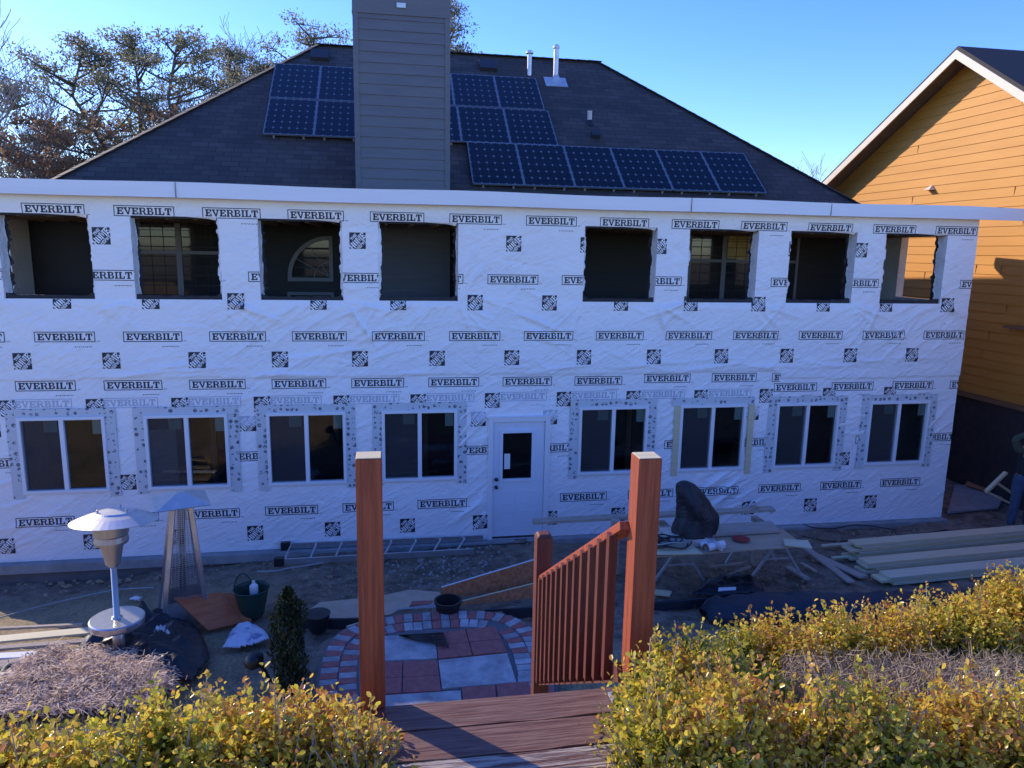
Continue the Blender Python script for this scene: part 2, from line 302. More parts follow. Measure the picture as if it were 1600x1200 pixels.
def npmesh(name, verts, faces, mats, parent=None, attr=None, mi=None, smooth=False):
    verts = np.asarray(verts, np.float32); faces = np.asarray(faces, np.int32); k = faces.shape[1]
    me = bpy.data.meshes.new(name); me.vertices.add(len(verts)); me.loops.add(faces.size); me.polygons.add(len(faces))
    off = np.array(parent.matrix_world.translation) if parent is not None else np.zeros(3)
    me.vertices.foreach_set('co', (verts-off).astype(np.float32).ravel()); me.loops.foreach_set('vertex_index', faces.ravel())
    me.polygons.foreach_set('loop_start', np.arange(len(faces), dtype=np.int32)*k)
    for mm in mats: me.materials.append(M[mm])
    if mi is not None: me.polygons.foreach_set('material_index', np.asarray(mi, np.int32))
    if smooth: me.polygons.foreach_set('use_smooth', np.ones(len(faces), bool))
    me.update(calc_edges=True)
    if attr is not None:
        a = me.attributes.new(attr[0], 'FLOAT', 'POINT'); a.data.foreach_set('value', np.asarray(attr[1], np.float32))
    me.validate(); o = bpy.data.objects.new(name, me); COL.objects.link(o)
    if parent is not None: o.parent = parent
    return o
def clip(poly, ax, val, keep_less):
    out = []; n = len(poly)
    for i in range(n):
        a, b = poly[i], poly[(i+1) % n]; da, db = a[ax]-val, b[ax]-val
        if not keep_less: da, db = -da, -db
        if da <= 0: out.append(a)
        if (da < 0 < db) or (db < 0 < da):
            t = da/(da-db); out.append((a[0]+(b[0]-a[0])*t, a[1]+(b[1]-a[1])*t))
    return out

# ------------------------------------------------------------------ terrain
def terrain():
    xs = np.concatenate([np.linspace(-300, -16, 20), np.arange(-15, 16, .11), np.linspace(17, 300, 20)])
    ys = np.concatenate([np.linspace(-80, -13, 20), np.arange(-12.5, 5, .11), np.linspace(6, 400, 30)])
    X, Y = np.meshgrid(xs, ys); Z = gz(X, Y)
    r = RNG.random
    def vn(X, Y, s, seed):
        g = np.random.default_rng(seed).random((64, 64)); x = (X*s) % 63; y = (Y*s) % 63; i = x.astype(int); j = y.astype(int); fx = x-i; fy = y-j
        fx = fx*fx*(3-2*fx); fy = fy*fy*(3-2*fy)
        return (g[j, i]*(1-fx)+g[j, i+1]*fx)*(1-fy)+(g[j+1, i]*(1-fx)+g[j+1, i+1]*fx)*fy-.5
    patio = ((X-.48)**2+(Y+4.4)**2) < 1.55**2
    amp = np.where(patio, 0, 1)
    Z = Z+amp*(.10*vn(X, Y, .9, 1)+.07*vn(X, Y, 2.7, 2)+.035*vn(X, Y, 7, 3))-.04
    Z = np.where(patio, .30, Z)
    ny, nx = X.shape; idx = np.arange(nx*ny).reshape(ny, nx)
    F = np.stack([idx[:-1, :-1], idx[:-1, 1:], idx[1:, 1:], idx[1:, :-1]], -1).reshape(-1, 4)
    # grass on the slope and on the left, bare soil between the house and the patio
    g = np.clip((-Y-4.2)/1.2, 0, .5)+np.clip((-1.2-X)/2, 0, .42)*np.clip((-Y-.3)/1, 0, 1)-.25*np.exp(-((X-.5)/2.6)**2-((Y+1.8)/1.4)**2)+.12
    return npmesh('ground', np.stack([X, Y, Z], -1).reshape(-1, 3), F, ['ground'], attr=('grass', g.ravel()), smooth=True)
tag(terrain(), kind='structure')

# ------------------------------------------------------------------ extension wrapped in printed house wrap
OPEN = [(-5.57, -4.34), (-3.77, -2.53), (-1.96, -.71), (-.155, 1.10), (3.18, 4.43), (5.0, 6.245), (6.84, 8.09), (8.655, 9.87)]
OZ = (4.105, 5.34)
WIN = [-5.535, -3.735, -1.91, -.095, 3.235, 5.06, 6.88, 8.72]; WW = 1.14; WZ = (1.155, 2.262)
DOOR = (1.65, 2.66, 0, 2.13)
XL, XR, ZT = -6.6, 10.47, 5.61
holes = [(a, b, *OZ) for a, b in OPEN]+[(x-.03, x+WW+.03, WZ[0]-.03, WZ[1]+.03) for x in WIN]+[DOOR]
def axis(bps, lo, hi, step):
    b = sorted(set([lo, hi]+[round(v, 4) for v in bps if lo < v < hi])); out = []
    for a, c in zip(b[:-1], b[1:]):
        n = max(1, int(round((c-a)/step))); out += list(np.linspace(a, c, n, endpoint=False))
    return np.array(out+[hi])
GX = axis([h[0] for h in holes]+[h[1] for h in holes], XL, XR, .024); GZ = axis([h[2] for h in holes]+[h[3] for h in holes], 0, ZT, .022)
D = np.zeros((len(GZ), len(GX)))
def crease(x, z, ang, L, sig, amp, bend=0):
    R_ = L/2+.1; i0, i1 = np.searchsorted(GX, [x-R_, x+R_]); j0, j1 = np.searchsorted(GZ, [z-R_, z+R_])
    if i1 <= i0 or j1 <= j0: return
    X, Z = np.meshgrid(GX[i0:i1]-x, GZ[j0:j1]-z); c, s = math.cos(ang), math.sin(ang); u = X*c+Z*s; v = -X*s+Z*c-bend*(u*u)
    tt = np.clip(1-(2*u/L)**2, 0, 1); sg = sig*(.5+.5*tt)
    D[j0:j1, i0:i1] += amp*tt*np.exp(-np.abs(v/sg)**1.3)
rr = random.Random(5)
for k in range(620):       # loose random creases, mostly rising to the right
    x = rr.uniform(XL, XR); z = rr.uniform(.1, 5.4); a = math.radians(rr.choice([rr.gauss(38, 13), rr.gauss(20, 14), rr.gauss(-25, 20)]))
    crease(x, z, a, rr.uniform(.25, 1.0), rr.uniform(.018, .035), rr.uniform(-.006, .007), rr.uniform(-.25, .25))
for (a, b) in OPEN:        # pulled fans under the openings
    for cx, sg in ((a, 1), (b, -1)):
        for k in range(7):
            an = rr.uniform(-75, -10) if sg < 0 else rr.uniform(190, 255); L = rr.uniform(.4, 1.1); an = math.radians(an)
            crease(cx+math.cos(an)*L*.5, OZ[0]+math.sin(an)*L*.5, an, L, rr.uniform(.02, .035), rr.uniform(.005, .011), rr.uniform(-.2, .2))
for (cx, cz, lo, hi, n) in [(1.6, .5, 25, 50, 26), (5.9, .95, 22, 40, 22), (5.9, .5, 20, 35, 14), (2.0, 3.7, 150, 175, 16), (0.2, 4.0, 20, 45, 18), (-1.6, 3.5, 25, 45, 16), (9.6, 3.9, 25, 50, 14), (-5.6, .6, 10, 35, 12), (1.3, 1.9, 35, 55, 10), (9.6, 1.7, 30, 50, 10), (1.2, 4.6, 40, 60, 10), (8.6, 1.8, -5, 15, 8), (4.7, 1.9, 30, 50, 10)]:
    for k in range(n):
        a = math.radians(rr.uniform(lo, hi)); crease(cx+rr.gauss(0, .35), cz+rr.gauss(0, .35), a, rr.uniform(.6, 1.5), rr.uniform(.02, .032), rr.uniform(.005, .011), rr.uniform(-.15, .15))
for k in range(75):        # horizontal ripples where the upper sheet laps over the lower one
    crease(rr.uniform(XL, XR), 2.9+abs(rr.gauss(0, .16)), math.radians(rr.gauss(3, 6)), rr.uniform(.5, 1.6), rr.uniform(.02, .035), rr.uniform(-.006, .012), rr.uniform(-.1, .1))
XX, ZZ = np.meshgrid(GX, GZ)
seam = 2.885+.015*np.sin(XX*1.3)+np.where(XX > 6.75, -.12, 0)
D += np.where(ZZ > seam, .009, 0)+.006*np.sin(XX*.9+ZZ*2)*np.sin(ZZ*1.7+1)
for h in holes:             # stays down on the wall near the holes
    d = np.maximum(np.maximum(h[0]-XX, XX-h[1]), np.maximum(h[2]-ZZ, ZZ-h[3])); D *= np.clip(.25+np.abs(d)/.12, 0, 1)
D *= 1.9; D = np.maximum(D, -.007)
def dsp(x, z):
    i = min(max(np.searchsorted(GX, x)-1, 0), len(GX)-2); j = min(max(np.searchsorted(GZ, z)-1, 0), len(GZ)-2)
    fx = (x-GX[i])/(GX[i+1]-GX[i]); fz = (z-GZ[j])/(GZ[j+1]-GZ[j])
    return (D[j, i]*(1-fx)+D[j, i+1]*fx)*(1-fz)+(D[j+1, i]*(1-fx)+D[j+1, i+1]*fx)*fz

ext = thing('house_extension', (2, 0, 0), 'two-storey extension wall covered in white printed house wrap with eight raw upper openings', 'extension')
V = np.stack([XX, -D, ZZ], -1).reshape(-1, 3); idx = np.arange(V.shape[0]).reshape(XX.shape)
cx = (GX[:-1]+GX[1:])/2; cz = (GZ[:-1]+GZ[1:])/2; CX, CZ = np.meshgrid(cx, cz); keep = np.ones(CX.shape, bool)
for h in holes: keep &= ~((CX > h[0]) & (CX < h[1]) & (CZ > h[2]) & (CZ < h[3]))
Fq = np.stack([idx[:-1, :-1], idx[:-1, 1:], idx[1:, 1:], idx[1:, :-1]], -1)[keep]
# print: slab-serif letters as polygons in a unit-high cell
FONT = {
 'E': (.86, [[(0, 0), (.8, 0), (.8, .17), (0, .17)], [(0, .83), (.78, .83), (.78, 1), (0, 1)], [(.1, .17), (.34, .17), (.34, .83), (.1, .83)], [(.34, .43), (.56, .43), (.56, .58), (.34, .58)], [(.63, .17), (.8, .17), (.8, .37), (.66, .37)], [(.61, .66), (.78, .66), (.78, .83), (.61, .83)], [(.5, .33), (.6, .33), (.6, .68), (.5, .68)]]),
 'V': (.94, [[(.04, .86), (.28, .86), (.56, 0), (.4, 0)], [(.62, .86), (.8, .86), (.56, 0), (.46, .2)], [(-.04, .86), (.4, .86), (.4, 1), (-.04, 1)], [(.52, .86), (.92, .86), (.92, 1), (.52, 1)]]),
 'R': (.96, [[(0, 0), (.42, 0), (.42, .15), (0, .15)], [(0, .85), (.6, .85), (.6, 1), (0, 1)], [(.1, .15), (.33, .15), (.33, .85), (.1, .85)], [(.6, 1), (.78, .9), (.68, .78), (.6, .85)], [(.78, .9), (.82, .72), (.62, .72), (.6, .85)], [(.82, .72), (.78, .54), (.6, .58), (.62, .72)], [(.78, .54), (.62, .44), (.5, .56), (.6, .58)], [(.33, .44), (.62, .44), (.55, .58), (.33, .58)], [(.5, .46), (.7, .46), (.84, .1), (.62, .1)], [(.6, 0), (.94, 0), (.94, .14), (.6, .14)]]),
 'B': (.92, [[(0, 0), (.6, 0), (.6, .16), (0, .16)], [(0, .84), (.58, .84), (.58, 1), (0, 1)], [(.1, .16), (.33, .16), (.33, .84), (.1, .84)], [(.33, .44), (.6, .44), (.6, .57), (.33, .57)], [(.58, 1), (.74, .92), (.76, .7), (.56, .75)], [(.76, .7), (.7, .55), (.56, .55), (.56, .75)], [(.6, 0), (.78, .08), (.84, .28), (.6, .25)], [(.84, .28), (.78, .46), (.62, .53), (.6, .25)]]),
 'I': (.48, [[(0, 0), (.42, 0), (.42, .15), (0, .15)], [(0, .85), (.42, .85), (.42, 1), (0, 1)], [(.1, .15), (.32, .15), (.32, .85), (.1, .85)]]),
 'L': (.80, [[(0, 0), (.75, 0), (.75, .16), (0, .16)], [(0, .85), (.42, .85), (.42, 1), (0, 1)], [(.1, .15), (.33, .15), (.33, .85), (.1, .85)], [(.58, .16), (.75, .16), (.75, .42), (.62, .42)]]),
 'T': (.86, [[(.02, .84), (.84, .84), (.84, 1), (.02, 1)], [(.31, .14), (.55, .14), (.55, .84), (.31, .84)], [(.2, 0), (.66, 0), (.66, .14), (.2, .14)], [(.02, .6), (.15, .6), (.17, .84), (.02, .84)], [(.71, .6), (.84, .6), (.84, .84), (.69, .84)]]),
 'H': (.9, [[(.04, 0), (.3, 0), (.3, 1), (.04, 1)], [(.56, 0), (.82, 0), (.82, 1), (.56, 1)], [(.34, .42), (.52, .42), (.52, .58), (.34, .58)]]),
 'O': (.86, [[(.04, .14), (.28, .0), (.32, .2), (.3, .8), (.28, 1), (.04, .86)], [(.5, 0), (.76, .14), (.76, .86), (.5, 1), (.5, .2)]]),
 'M': (1.12, [[(.02, 0), (.24, 0), (.24, 1), (.02, 1)], [(.27, 1), (.42, 1), (.56, .4), (.52, .1)], [(.82, 1), (.7, 1), (.57, .45), (.56, .1)], [(.8, 0), (1.04, 0), (1.04, 1), (.84, 1)]]),
 'D': (.86, [[(.04, 0), (.28, 0), (.28, 1), (.04, 1)], [(.34, 0), (.58, .05), (.76, .25), (.76, .75), (.58, .95), (.34, 1), (.5, .8), (.54, .5), (.5, .2)]]),
 'P': (.8, [[(.04, 0), (.28, 0), (.28, 1), (.04, 1)], [(.34, 1), (.6, 1), (.72, .85), (.72, .6), (.6, .42), (.34, .42), (.34, .55), (.48, .6), (.48, .85), (.34, .87)]]),
}
def text_polys(word, h, wd):     # polygons centred on 0,0, scaled to exactly wd wide
    adv = [FONT[c][0] for c in word]; tot = sum(adv)-.06; x = 0; out = []
    for c, a in zip(word, adv):
        for p in FONT[c][1]: out.append([((x+q[0])/tot*wd-wd/2, q[1]*h-h/2) for q in p])
        x += a
    return out
EVB = []
Wt, Ht, bt = .84, .158, .012
for r_ in ((-Wt/2, -Ht/2, Wt/2, -Ht/2+bt), (-Wt/2, Ht/2-bt, Wt/2, Ht/2), (-Wt/2, -Ht/2+bt, -Wt/2+bt, Ht/2-bt), (Wt/2-bt, -Ht/2+bt, Wt/2, Ht/2-bt)):
    EVB.append([(r_[0], r_[1]), (r_[2], r_[1]), (r_[2], r_[3]), (r_[0], r_[3])])
EVB += text_polys('EVERBILT', .104, .755)
for tx in (.44, .465): EVB.append([(tx, -.072), (tx+.016, -.072), (tx+.016, -.062), (tx, -.062)])
for k in range(9): EVB.append([(.13+.027*k, -.158+.004*(k % 2)), (.13+.027*k+.018, -.158+.004*(k % 2)), (.13+.027*k+.018, -.146), (.13+.027*k, -.146)])
LG = .125; sq = [(-LG, -LG), (LG, -LG), (LG, LG), (-LG, LG)]
def rot(ps, a, dx, dy): c, s = math.cos(a), math.sin(a); return [[(x*c-y*s+dx, x*s+y*c+dy) for x, y in p] for p in ps]
LT = rot(text_polys('THE', .045, .115), math.pi/4, -.062, .055)+rot(text_polys('HOME', .102, .30), math.pi/4, -.002, -.005)+rot(text_polys('DEPOT', .05, .175), math.pi/4, .058, -.062)
LT2 = []
for p in LT:
    for ax, v, kl in ((0, LG, True), (0, -LG, False), (1, LG, True), (1, -LG, False)): p = clip(p, ax, v, kl) if len(p) > 2 else p
    if len(p) > 2: LT2.append(p)
pv, pf, pm = [], [], []
solid_holes = [(h[0]-.002, h[1]+.002, h[2]-.002, h[3]+.002) for h in holes]
def emit(poly, off, m, zlo=0, zhi=9, xlo=-99, xhi=99):
    for ax, v, kl in ((0, min(XR, xhi)-.002, True), (0, max(XL, xlo)+.002, False), (1, min(ZT, zhi), True), (1, max(.005, zlo), False)):
        poly = clip(poly, ax, v, kl)
        if len(poly) < 3: return
    x0, x1 = min(p[0] for p in poly), max(p[0] for p in poly); z0, z1 = min(p[1] for p in poly), max(p[1] for p in poly)
    parts = [poly]
    for h in solid_holes:
        if h[0] < x1 and h[1] > x0 and h[2] < z1 and h[3] > z0:
            new = []
            for q in parts:
                a = clip(q, 0, h[0], True); b = clip(q, 0, h[1], False); mid = clip(clip(q, 0, h[0], False) or q, 0, h[1], True) if len(q) > 2 else []
                if len(a) > 2: new.append(a)
                if len(b) > 2: new.append(b)
                mid = clip(q, 0, h[0], False); mid = clip(mid, 0, h[1], True) if len(mid) > 2 else []
                if len(mid) > 2:
                    c = clip(mid, 1, h[2], True); d = clip(mid, 1, h[3], False)
                    if len(c) > 2: new.append(c)
                    if len(d) > 2: new.append(d)
            parts = new
    for q in parts:
        xs = [p[0] for p in q]; i0, i1 = np.searchsorted(GX, [min(xs), max(xs)])
        for i in range(max(i0-1, 0), min(i1+1, len(GX)-1)):
            c = clip(q, 0, GX[i+1], True); c = clip(c, 0, GX[i], False) if len(c) > 2 else []
            if len(c) < 3: continue
            zs = [p[1] for p in c]; j0, j1 = np.searchsorted(GZ, [min(zs), max(zs)])
            for j in range(max(j0-1, 0), min(j1+1, len(GZ)-1)):
                e = clip(c, 1, GZ[j+1], True); e = clip(e, 1, GZ[j], False) if len(e) > 2 else []
                if len(e) < 3: continue
                b = len(pv); pv.extend([(x, -float(dsp(x, z))-off, z) for x, z in e]); pf.append(list(range(b, b+len(e)))); pm.append(m)
def put(polys, x, z, off, m, **k):
    for p in polys: emit([(x+a, z+b) for a, b in p], off, m, **k)
def evb(x, z, m=1, **k): put(EVB, x, z, .0022, m, **k)
def logo(x, z, m=1, **k): put([sq], x, z, .0022, m, **k); put(LT2, x, z, .0045, 0, **k)
P0 = 1.2357
for k in range(-2, 13):
    for z in (5.405, 3.537): evb(-4.80+P0*k, z)
    evb(-4.18+P0*k, 4.46)
    logo(-4.80+P0*k, 4.083)
    for z in (5.035, 3.173): logo(-4.18+P0*k, z)
for k in range(-1, 13):
    x4 = -5.14+P0*k
    if x4 < 6.4: evb(x4, 2.79+(-.004*k if k < 8 else 0), zhi=2.875+.015*math.sin(x4*1.3))
    x5 = -5.22+P0*k
    if x5 < 6.4: evb(x5, 2.51, 2)
    xl = -5.71+1.232*k
    logo(xl, 2.452)
    if xl < 6.3: logo(xl+1.0, 2.14, 2, zlo=2.11); logo(xl+1.0, 2.14, 1, zhi=2.108)
    evb(-4.71+P0*k, 1.60); evb(-5.33+P0*k, .64+.008*k); logo(-5.33+P0*k, 1.235); logo(-5.92+P0*k, .27+.009*k)
evb(7.12, 2.785, zhi=2.86, xhi=6.86)
for x in (7.17, 8.30, 9.53, 10.72): evb(x, 2.60)
npw = npmesh('house_wrap', V, Fq, ['wrap'], parent=ext, smooth=True)
print_mb = MB(); print_mb.mats = ['wrap', 'ink', 'ghost']; print_mb.v = pv; print_mb.f = pf; print_mb.m = pm
pr = print_mb.build('wrap_print', ext)
print('print polys', len(pf))

# torn wrap flaps folded into the openings, dark lining, studs
for n_, (a, b) in enumerate(OPEN):
    z0, z1 = OZ; q = random.Random(40+n_); mb = MB(); zs = np.linspace(z0, z1, 40)
    for X, s in ((a, 1), (b, -1)):
        mb = MB(); deep = .20 if (s < 0) == (n_ >= 3) else .05
        prev = None; d = deep; jag = 0
        for i, z in enumerate(zs):
            d += q.gauss(0, .016)+(deep-d)*.25; dd = max(.02, d)
            if i % 2 == 0: jag = jag*.55+q.uniform(-.012, .022)
            if i in (0, 1, 38, 39): jag = -.004
            lean = s*max(.003, .010+jag) if deep < .1 else s*(.012+.006*math.sin(i*.5))
            cur = [(X+.001*s, 0, z), (X+lean*.7, dd*.5, z), (X+lean, dd, z), (X+lean+.010*s, dd-.012, z)]
            if prev:
                for k in range(3): mb.add([prev[k], prev[k+1], cur[k+1], cur[k]], [(0, 1, 2, 3)], 'wrap')
            prev = cur
        mb.build('wrap_flap', ext)
    mb = MB()
    for k in range(1):     # loose corner tab at the head
        x0 = a+(.1 if k else .5)*(b-a)+q.uniform(0, .2); x1 = b-.02 if k == 0 else min(x0+.5, b)
        mb.add([(x0, .002, z1), (x1, .002, z1), (x1-.02, .03, z1-.05*q.uniform(.4, 1)), (x1-.14, .025, z1-.022)], [(0, 1, 2, 3)], 'wrap')
    mb.build('wrap_flap', ext)
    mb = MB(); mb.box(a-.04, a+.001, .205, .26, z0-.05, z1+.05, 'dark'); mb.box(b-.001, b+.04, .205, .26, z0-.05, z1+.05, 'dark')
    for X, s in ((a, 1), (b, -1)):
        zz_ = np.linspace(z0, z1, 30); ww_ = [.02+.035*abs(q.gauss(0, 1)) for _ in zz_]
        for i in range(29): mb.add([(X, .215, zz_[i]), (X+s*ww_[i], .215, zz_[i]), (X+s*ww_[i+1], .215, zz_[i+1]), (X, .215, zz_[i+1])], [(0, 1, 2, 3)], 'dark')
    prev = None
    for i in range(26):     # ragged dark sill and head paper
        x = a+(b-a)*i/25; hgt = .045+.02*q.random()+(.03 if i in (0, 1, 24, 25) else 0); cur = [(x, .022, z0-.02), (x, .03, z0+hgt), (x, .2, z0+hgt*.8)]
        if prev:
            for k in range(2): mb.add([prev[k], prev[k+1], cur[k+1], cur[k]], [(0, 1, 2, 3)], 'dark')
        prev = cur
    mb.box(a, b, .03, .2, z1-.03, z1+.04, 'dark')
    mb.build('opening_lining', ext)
# structure behind the wrap
mb = MB()
def panel(x0, x1, z0, z1): mb.box(x0, x1, .012, .16, z0, z1, 'stud')
xs = sorted([XL]+[v for o in OPEN for v in o]+[XR])
panel(XL, XR, 2.7, OZ[0]-.001); panel(XL, XR, OZ[1]+.001, 5.59)
prev = XL
for a, b in OPEN: panel(prev, a-.04, OZ[0], OZ[1]); prev = b+.04
panel(prev, XR, OZ[0], OZ[1])
lows = sorted([(x-.03, x+WW+.03, WZ[0]-.03, WZ[1]+.03) for x in WIN]+[DOOR]); prev = XL
for a, b, c, d in lows:
    panel(prev, a, .005, 2.699); 
    if c > 0: panel(a, b, .005, c)
    panel(a, b, d, 2.699); prev = b
panel(prev, XR, .005, 2.699); mb.build('stud_wall', ext)
# end walls with openings, floors, ceiling
mb = MB()
for X0, X1 in ((10.31, 10.468), (XL+.002, XL+.16)):
    r = X0 > 0; ya, yb = (.62, 1.78) if r else (.75, 2.2); zt = 5.36
    mb.box(X0, X1, .17, ya, 2.7, 5.58, 'wrap'); mb.box(X0, X1, yb, 2.95, 2.7, 5.58, 'wrap'); mb.box(X0, X1, ya, yb, 2.7, 4.13, 'wrap'); mb.box(X0, X1, ya, yb, zt, 5.58, 'wrap')
    mb.box(X0, X1, .17, 2.95, 0, 2.69, 'wrap')
    mb.build('end_wall', ext); mb = MB()
mb = MB(); mb.box(XL+.17, 10.3, .17, 2.95, 2.72, 2.9, 'dark'); mb.box(XL+.17, 10.3, .17, 2.95, 5.45, 5.59, 'dark')
for x in np.arange(XL+.4, 10.2, .41): mb.box(x, x+.04, .17, 2.94, 5.3, 5.45, 'stud')
mb.build('porch_floor_and_joists', ext)
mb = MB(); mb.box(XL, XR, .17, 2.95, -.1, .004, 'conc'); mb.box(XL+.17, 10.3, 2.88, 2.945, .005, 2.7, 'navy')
for x in (-3.2, .6, 4.6, 8.4): mb.box(x, x+.09, 1.6, 1.7, .005, 2.7, 'stud')
mb.box(-5.0, -3.9, 2.0, 2.05, .005, 1.6, 'wrap'); mb.box(7.2, 7.9, 1.9, 2.3, .005, 1.0, 'pinegreen'); mb.box(-.3, .9, 2.0, 2.5, .6, .66, 'ply')
mb.build('ground_floor_room', ext)
mb = MB(); mb.hexa([(XL-.1, -.19, 5.64), (11.2, -.19, 5.64), (11.2, 3.4, 5.8), (XL-.1, 3.4, 5.8), (XL-.1, -.19, 5.79), (11.2, -.19, 5.79), (11.2, 3.4, 6.02), (XL-.1, 3.4, 6.02)], 'shingle'); mb.build('roof_deck', ext)
mb = MB(); n = 30
for i in range(n):
    x0, x1 = XL-.1+i*(11.22-XL+.1)/n, XL-.1+(i+1)*(11.22-XL+.1)/n
    w0, w1 = .006*math.sin(i*1.3), .006*math.sin((i+1)*1.3); t0, t1 = .01*math.sin(i*.9+2), .01*math.sin(i*.9+2.9)
    mb.hexa([(x0, -.225+w0, 5.60+t0*.4), (x1, -.225+w1, 5.60+t1*.4), (x1, -.195, 5.60+t1*.4), (x0, -.195, 5.60+t0*.4), (x0, -.235+w0, 5.815+t0), (x1, -.235+w1, 5.815+t1), (x1, -.195, 5.815+t1), (x0, -.195, 5.815+t0)], 'fascia')
mb.box(XL-.1, 11.2, -.194, .01, 5.612, 5.632, 'fascia')
for x in (-3.05, 4.9, 7.4): mb.box(x, x+.004, -.243, -.22, 5.60, 5.82, 'edging')
mb.build('fascia_board', ext)
mb = MB(); mb.box(XL, XR+.03, -.16, .011, -.14, -.004, 'conc')
mb.box(XL, -2.2, -.10, .01, -.75, -.141, 'concdark'); mb.box(-2.2, XR, -.10, .01, -.6, -.141, 'conc'); mb.build('foundation', ext)

# lower windows
for n_, x in enumerate(WIN):
    z0, z1 = WZ; mb = MB(); y0 = -.045
    f = .05
    mb.box(x-f, x+WW+f, y0, .06, z0-f, z0, 'vinyl'); mb.box(x-f, x+WW+f, y0, .06, z1, z1+f, 'vinyl')
    mb.box(x-f, x, y0, .06, z0, z1, 'vinyl'); mb.box(x+WW, x+WW+f, y0, .06, z0, z1, 'vinyl')
    mb.box(x+WW/2-.035, x+WW/2+.03, y0+.012, .06, z0, z1, 'vinyl')
    mb.box(x-f-.025, x+WW+f+.025, -.02, .0, z0-f-.025, z0-f, 'vinyl')
    wn = mb.build('window', ext, bevel=.004)
    for a, b, yy in ((x+.001, x+WW/2-.036, .03), (x+WW/2+.031, x+WW-.001, .02)):
        mb = MB(); mb.add([(a, yy, z0+.001), (b, yy, z0+.001), (b, yy, z1-.001), (a, yy, z1-.001)], [(0, 1, 2, 3)], 'glass'); o = mb.build('pane', wn, origin=(2, 0, 0)); o.parent = wn; o.location = (0, 0, 0)
        mb = MB(); mb.box(b-.15 if b > x+.9 else b-.24, b-.012 if b > x+.9 else b-.05, yy+.003, yy+.006, z1-.24 if b > x+.9 else z1-.2, z1-.002, 'sticker'); o = mb.build('sticker', wn, origin=(2, 0, 0)); o.location = (0, 0, 0)
    mb = MB(); mb.add([(x+.002, -.012, z0+.002), (x+WW/2-.037, -.012, z0+.002), (x+WW/2-.037, -.012, z1-.002), (x+.002, -.012, z1-.002)], [(0, 1, 2, 3)], 'screen'); mb.build('insect_screen', wn, origin=(2, 0, 0)).location = (0, 0, 0)
    mb = MB(); tw = .155; m = 'tape'; q = random.Random(n_)
    e = [.03*q.random() for _ in range(6)]
    mb.box(x-f-tw, x+WW+f+tw, -.016, -.010, z1+f-.01, z1+f+tw-.03, m)
    for s, X in ((0, x-f-tw), (1, x+WW+f)):
        mm = 'stud' if n_ == 5 else m; in_ = .05 if n_ == 5 else 0
        mb.box(X+in_, X+tw, -.0155 if n_ != 5 else -.03, -.009, z0-f-.06-e[s], z1+f-.012, mm if n_ != 5 else 'pine')
    mb.build('flashing_tape', wn, origin=(2, 0, 0)).location = (0, 0, 0)
# door
mb = MB(); x0, x1, _, z1 = DOOR; m = 'vinyl'
mb.box(x0-.03, x0+.05, -.05, .05, -.003, z1+.03, m); mb.box(x1-.065, x1+.02, -.05, .05, -.003, z1+.03, m); mb.box(x0+.05, x1-.065, -.05, .05, z1-.045, z1+.03, m)
mb.box(x0+.05, x1-.065, -.07, .05, -.002, .02, 'alu'); mb.box(x0-.05, x1+.04, -.062, -.0, z1+.03, z1+.05, m)
mb.box(x0+.05, x1-.065, -.03, .03, .021, .04, 'black')
dr = mb.build('door_frame', ext, bevel=.004)
mb = MB(); a, b, c, d = x0+.055, x1-.07, .04, z1-.05; ga, gb, gc, gd = 1.87, 2.37, 1.08, 1.885; y0, y1 = -.012, .03
mb.box(a, ga, y0, y1, c, d, 'doorpaint'); mb.box(gb, b, y0, y1, c, d, 'doorpaint'); mb.box(ga, gb, y0, y1, c, gc, 'doorpaint'); mb.box(ga, gb, y0, y1, gd, d, 'doorpaint')
for r_ in ((ga-.05, ga, gc-.05, gd+.05), (gb, gb+.05, gc-.05, gd+.05), (ga, gb, gc-.05, gc), (ga, gb, gd, gd+.05)): mb.box(r_[0], r_[1], -.035, -.011, r_[2], r_[3], 'doorpaint')
for pa, pb in ((a+.13, a+.39), (a+.5, a+.76)):
    for pc, pd in ((.62, .86), (.2, .5)):
        for r_ in ((pa, pb, pc, pc+.02), (pa, pb, pd-.02, pd), (pa, pa+.02, pc+.02, pd-.02), (pb-.02, pb, pc+.02, pd-.02)): mb.box(r_[0], r_[1], -.017, -.0115, r_[2], r_[3], 'doorpaint')
ds = mb.build('door', ext, bevel=.003)
for nm, zz in (('deadbolt', 1.08), ('door_knob', .94)):
    mb = MB(); mb.lathe([(.012, 0), (.03, .004), (.03, .012), (.013, .02), (.014, .035), (.028, .045), (.027, .06), (.01, .068)], 'black', 14, (a+.06, -.012, zz), Matrix.Rotation(math.radians(90), 3, 'X')); mb.build(nm, ds, origin=(2, 0, 0)).location = (0, 0, 0)
mb = MB(); mb.add([(ga, 0, gc), (gb, 0, gc), (gb, 0, gd), (ga, 0, gd)], [(0, 1, 2, 3)], 'glass'); mb.build('door_glass', ds, origin=(2, 0, 0)).location = (0, 0, 0)
mb = MB(); mb.box(ga+.03, ga+.13, -.006, -.002, 1.25, 1.52, 'white'); mb.build('door_label', ds, origin=(2, 0, 0)).location = (0, 0, 0)

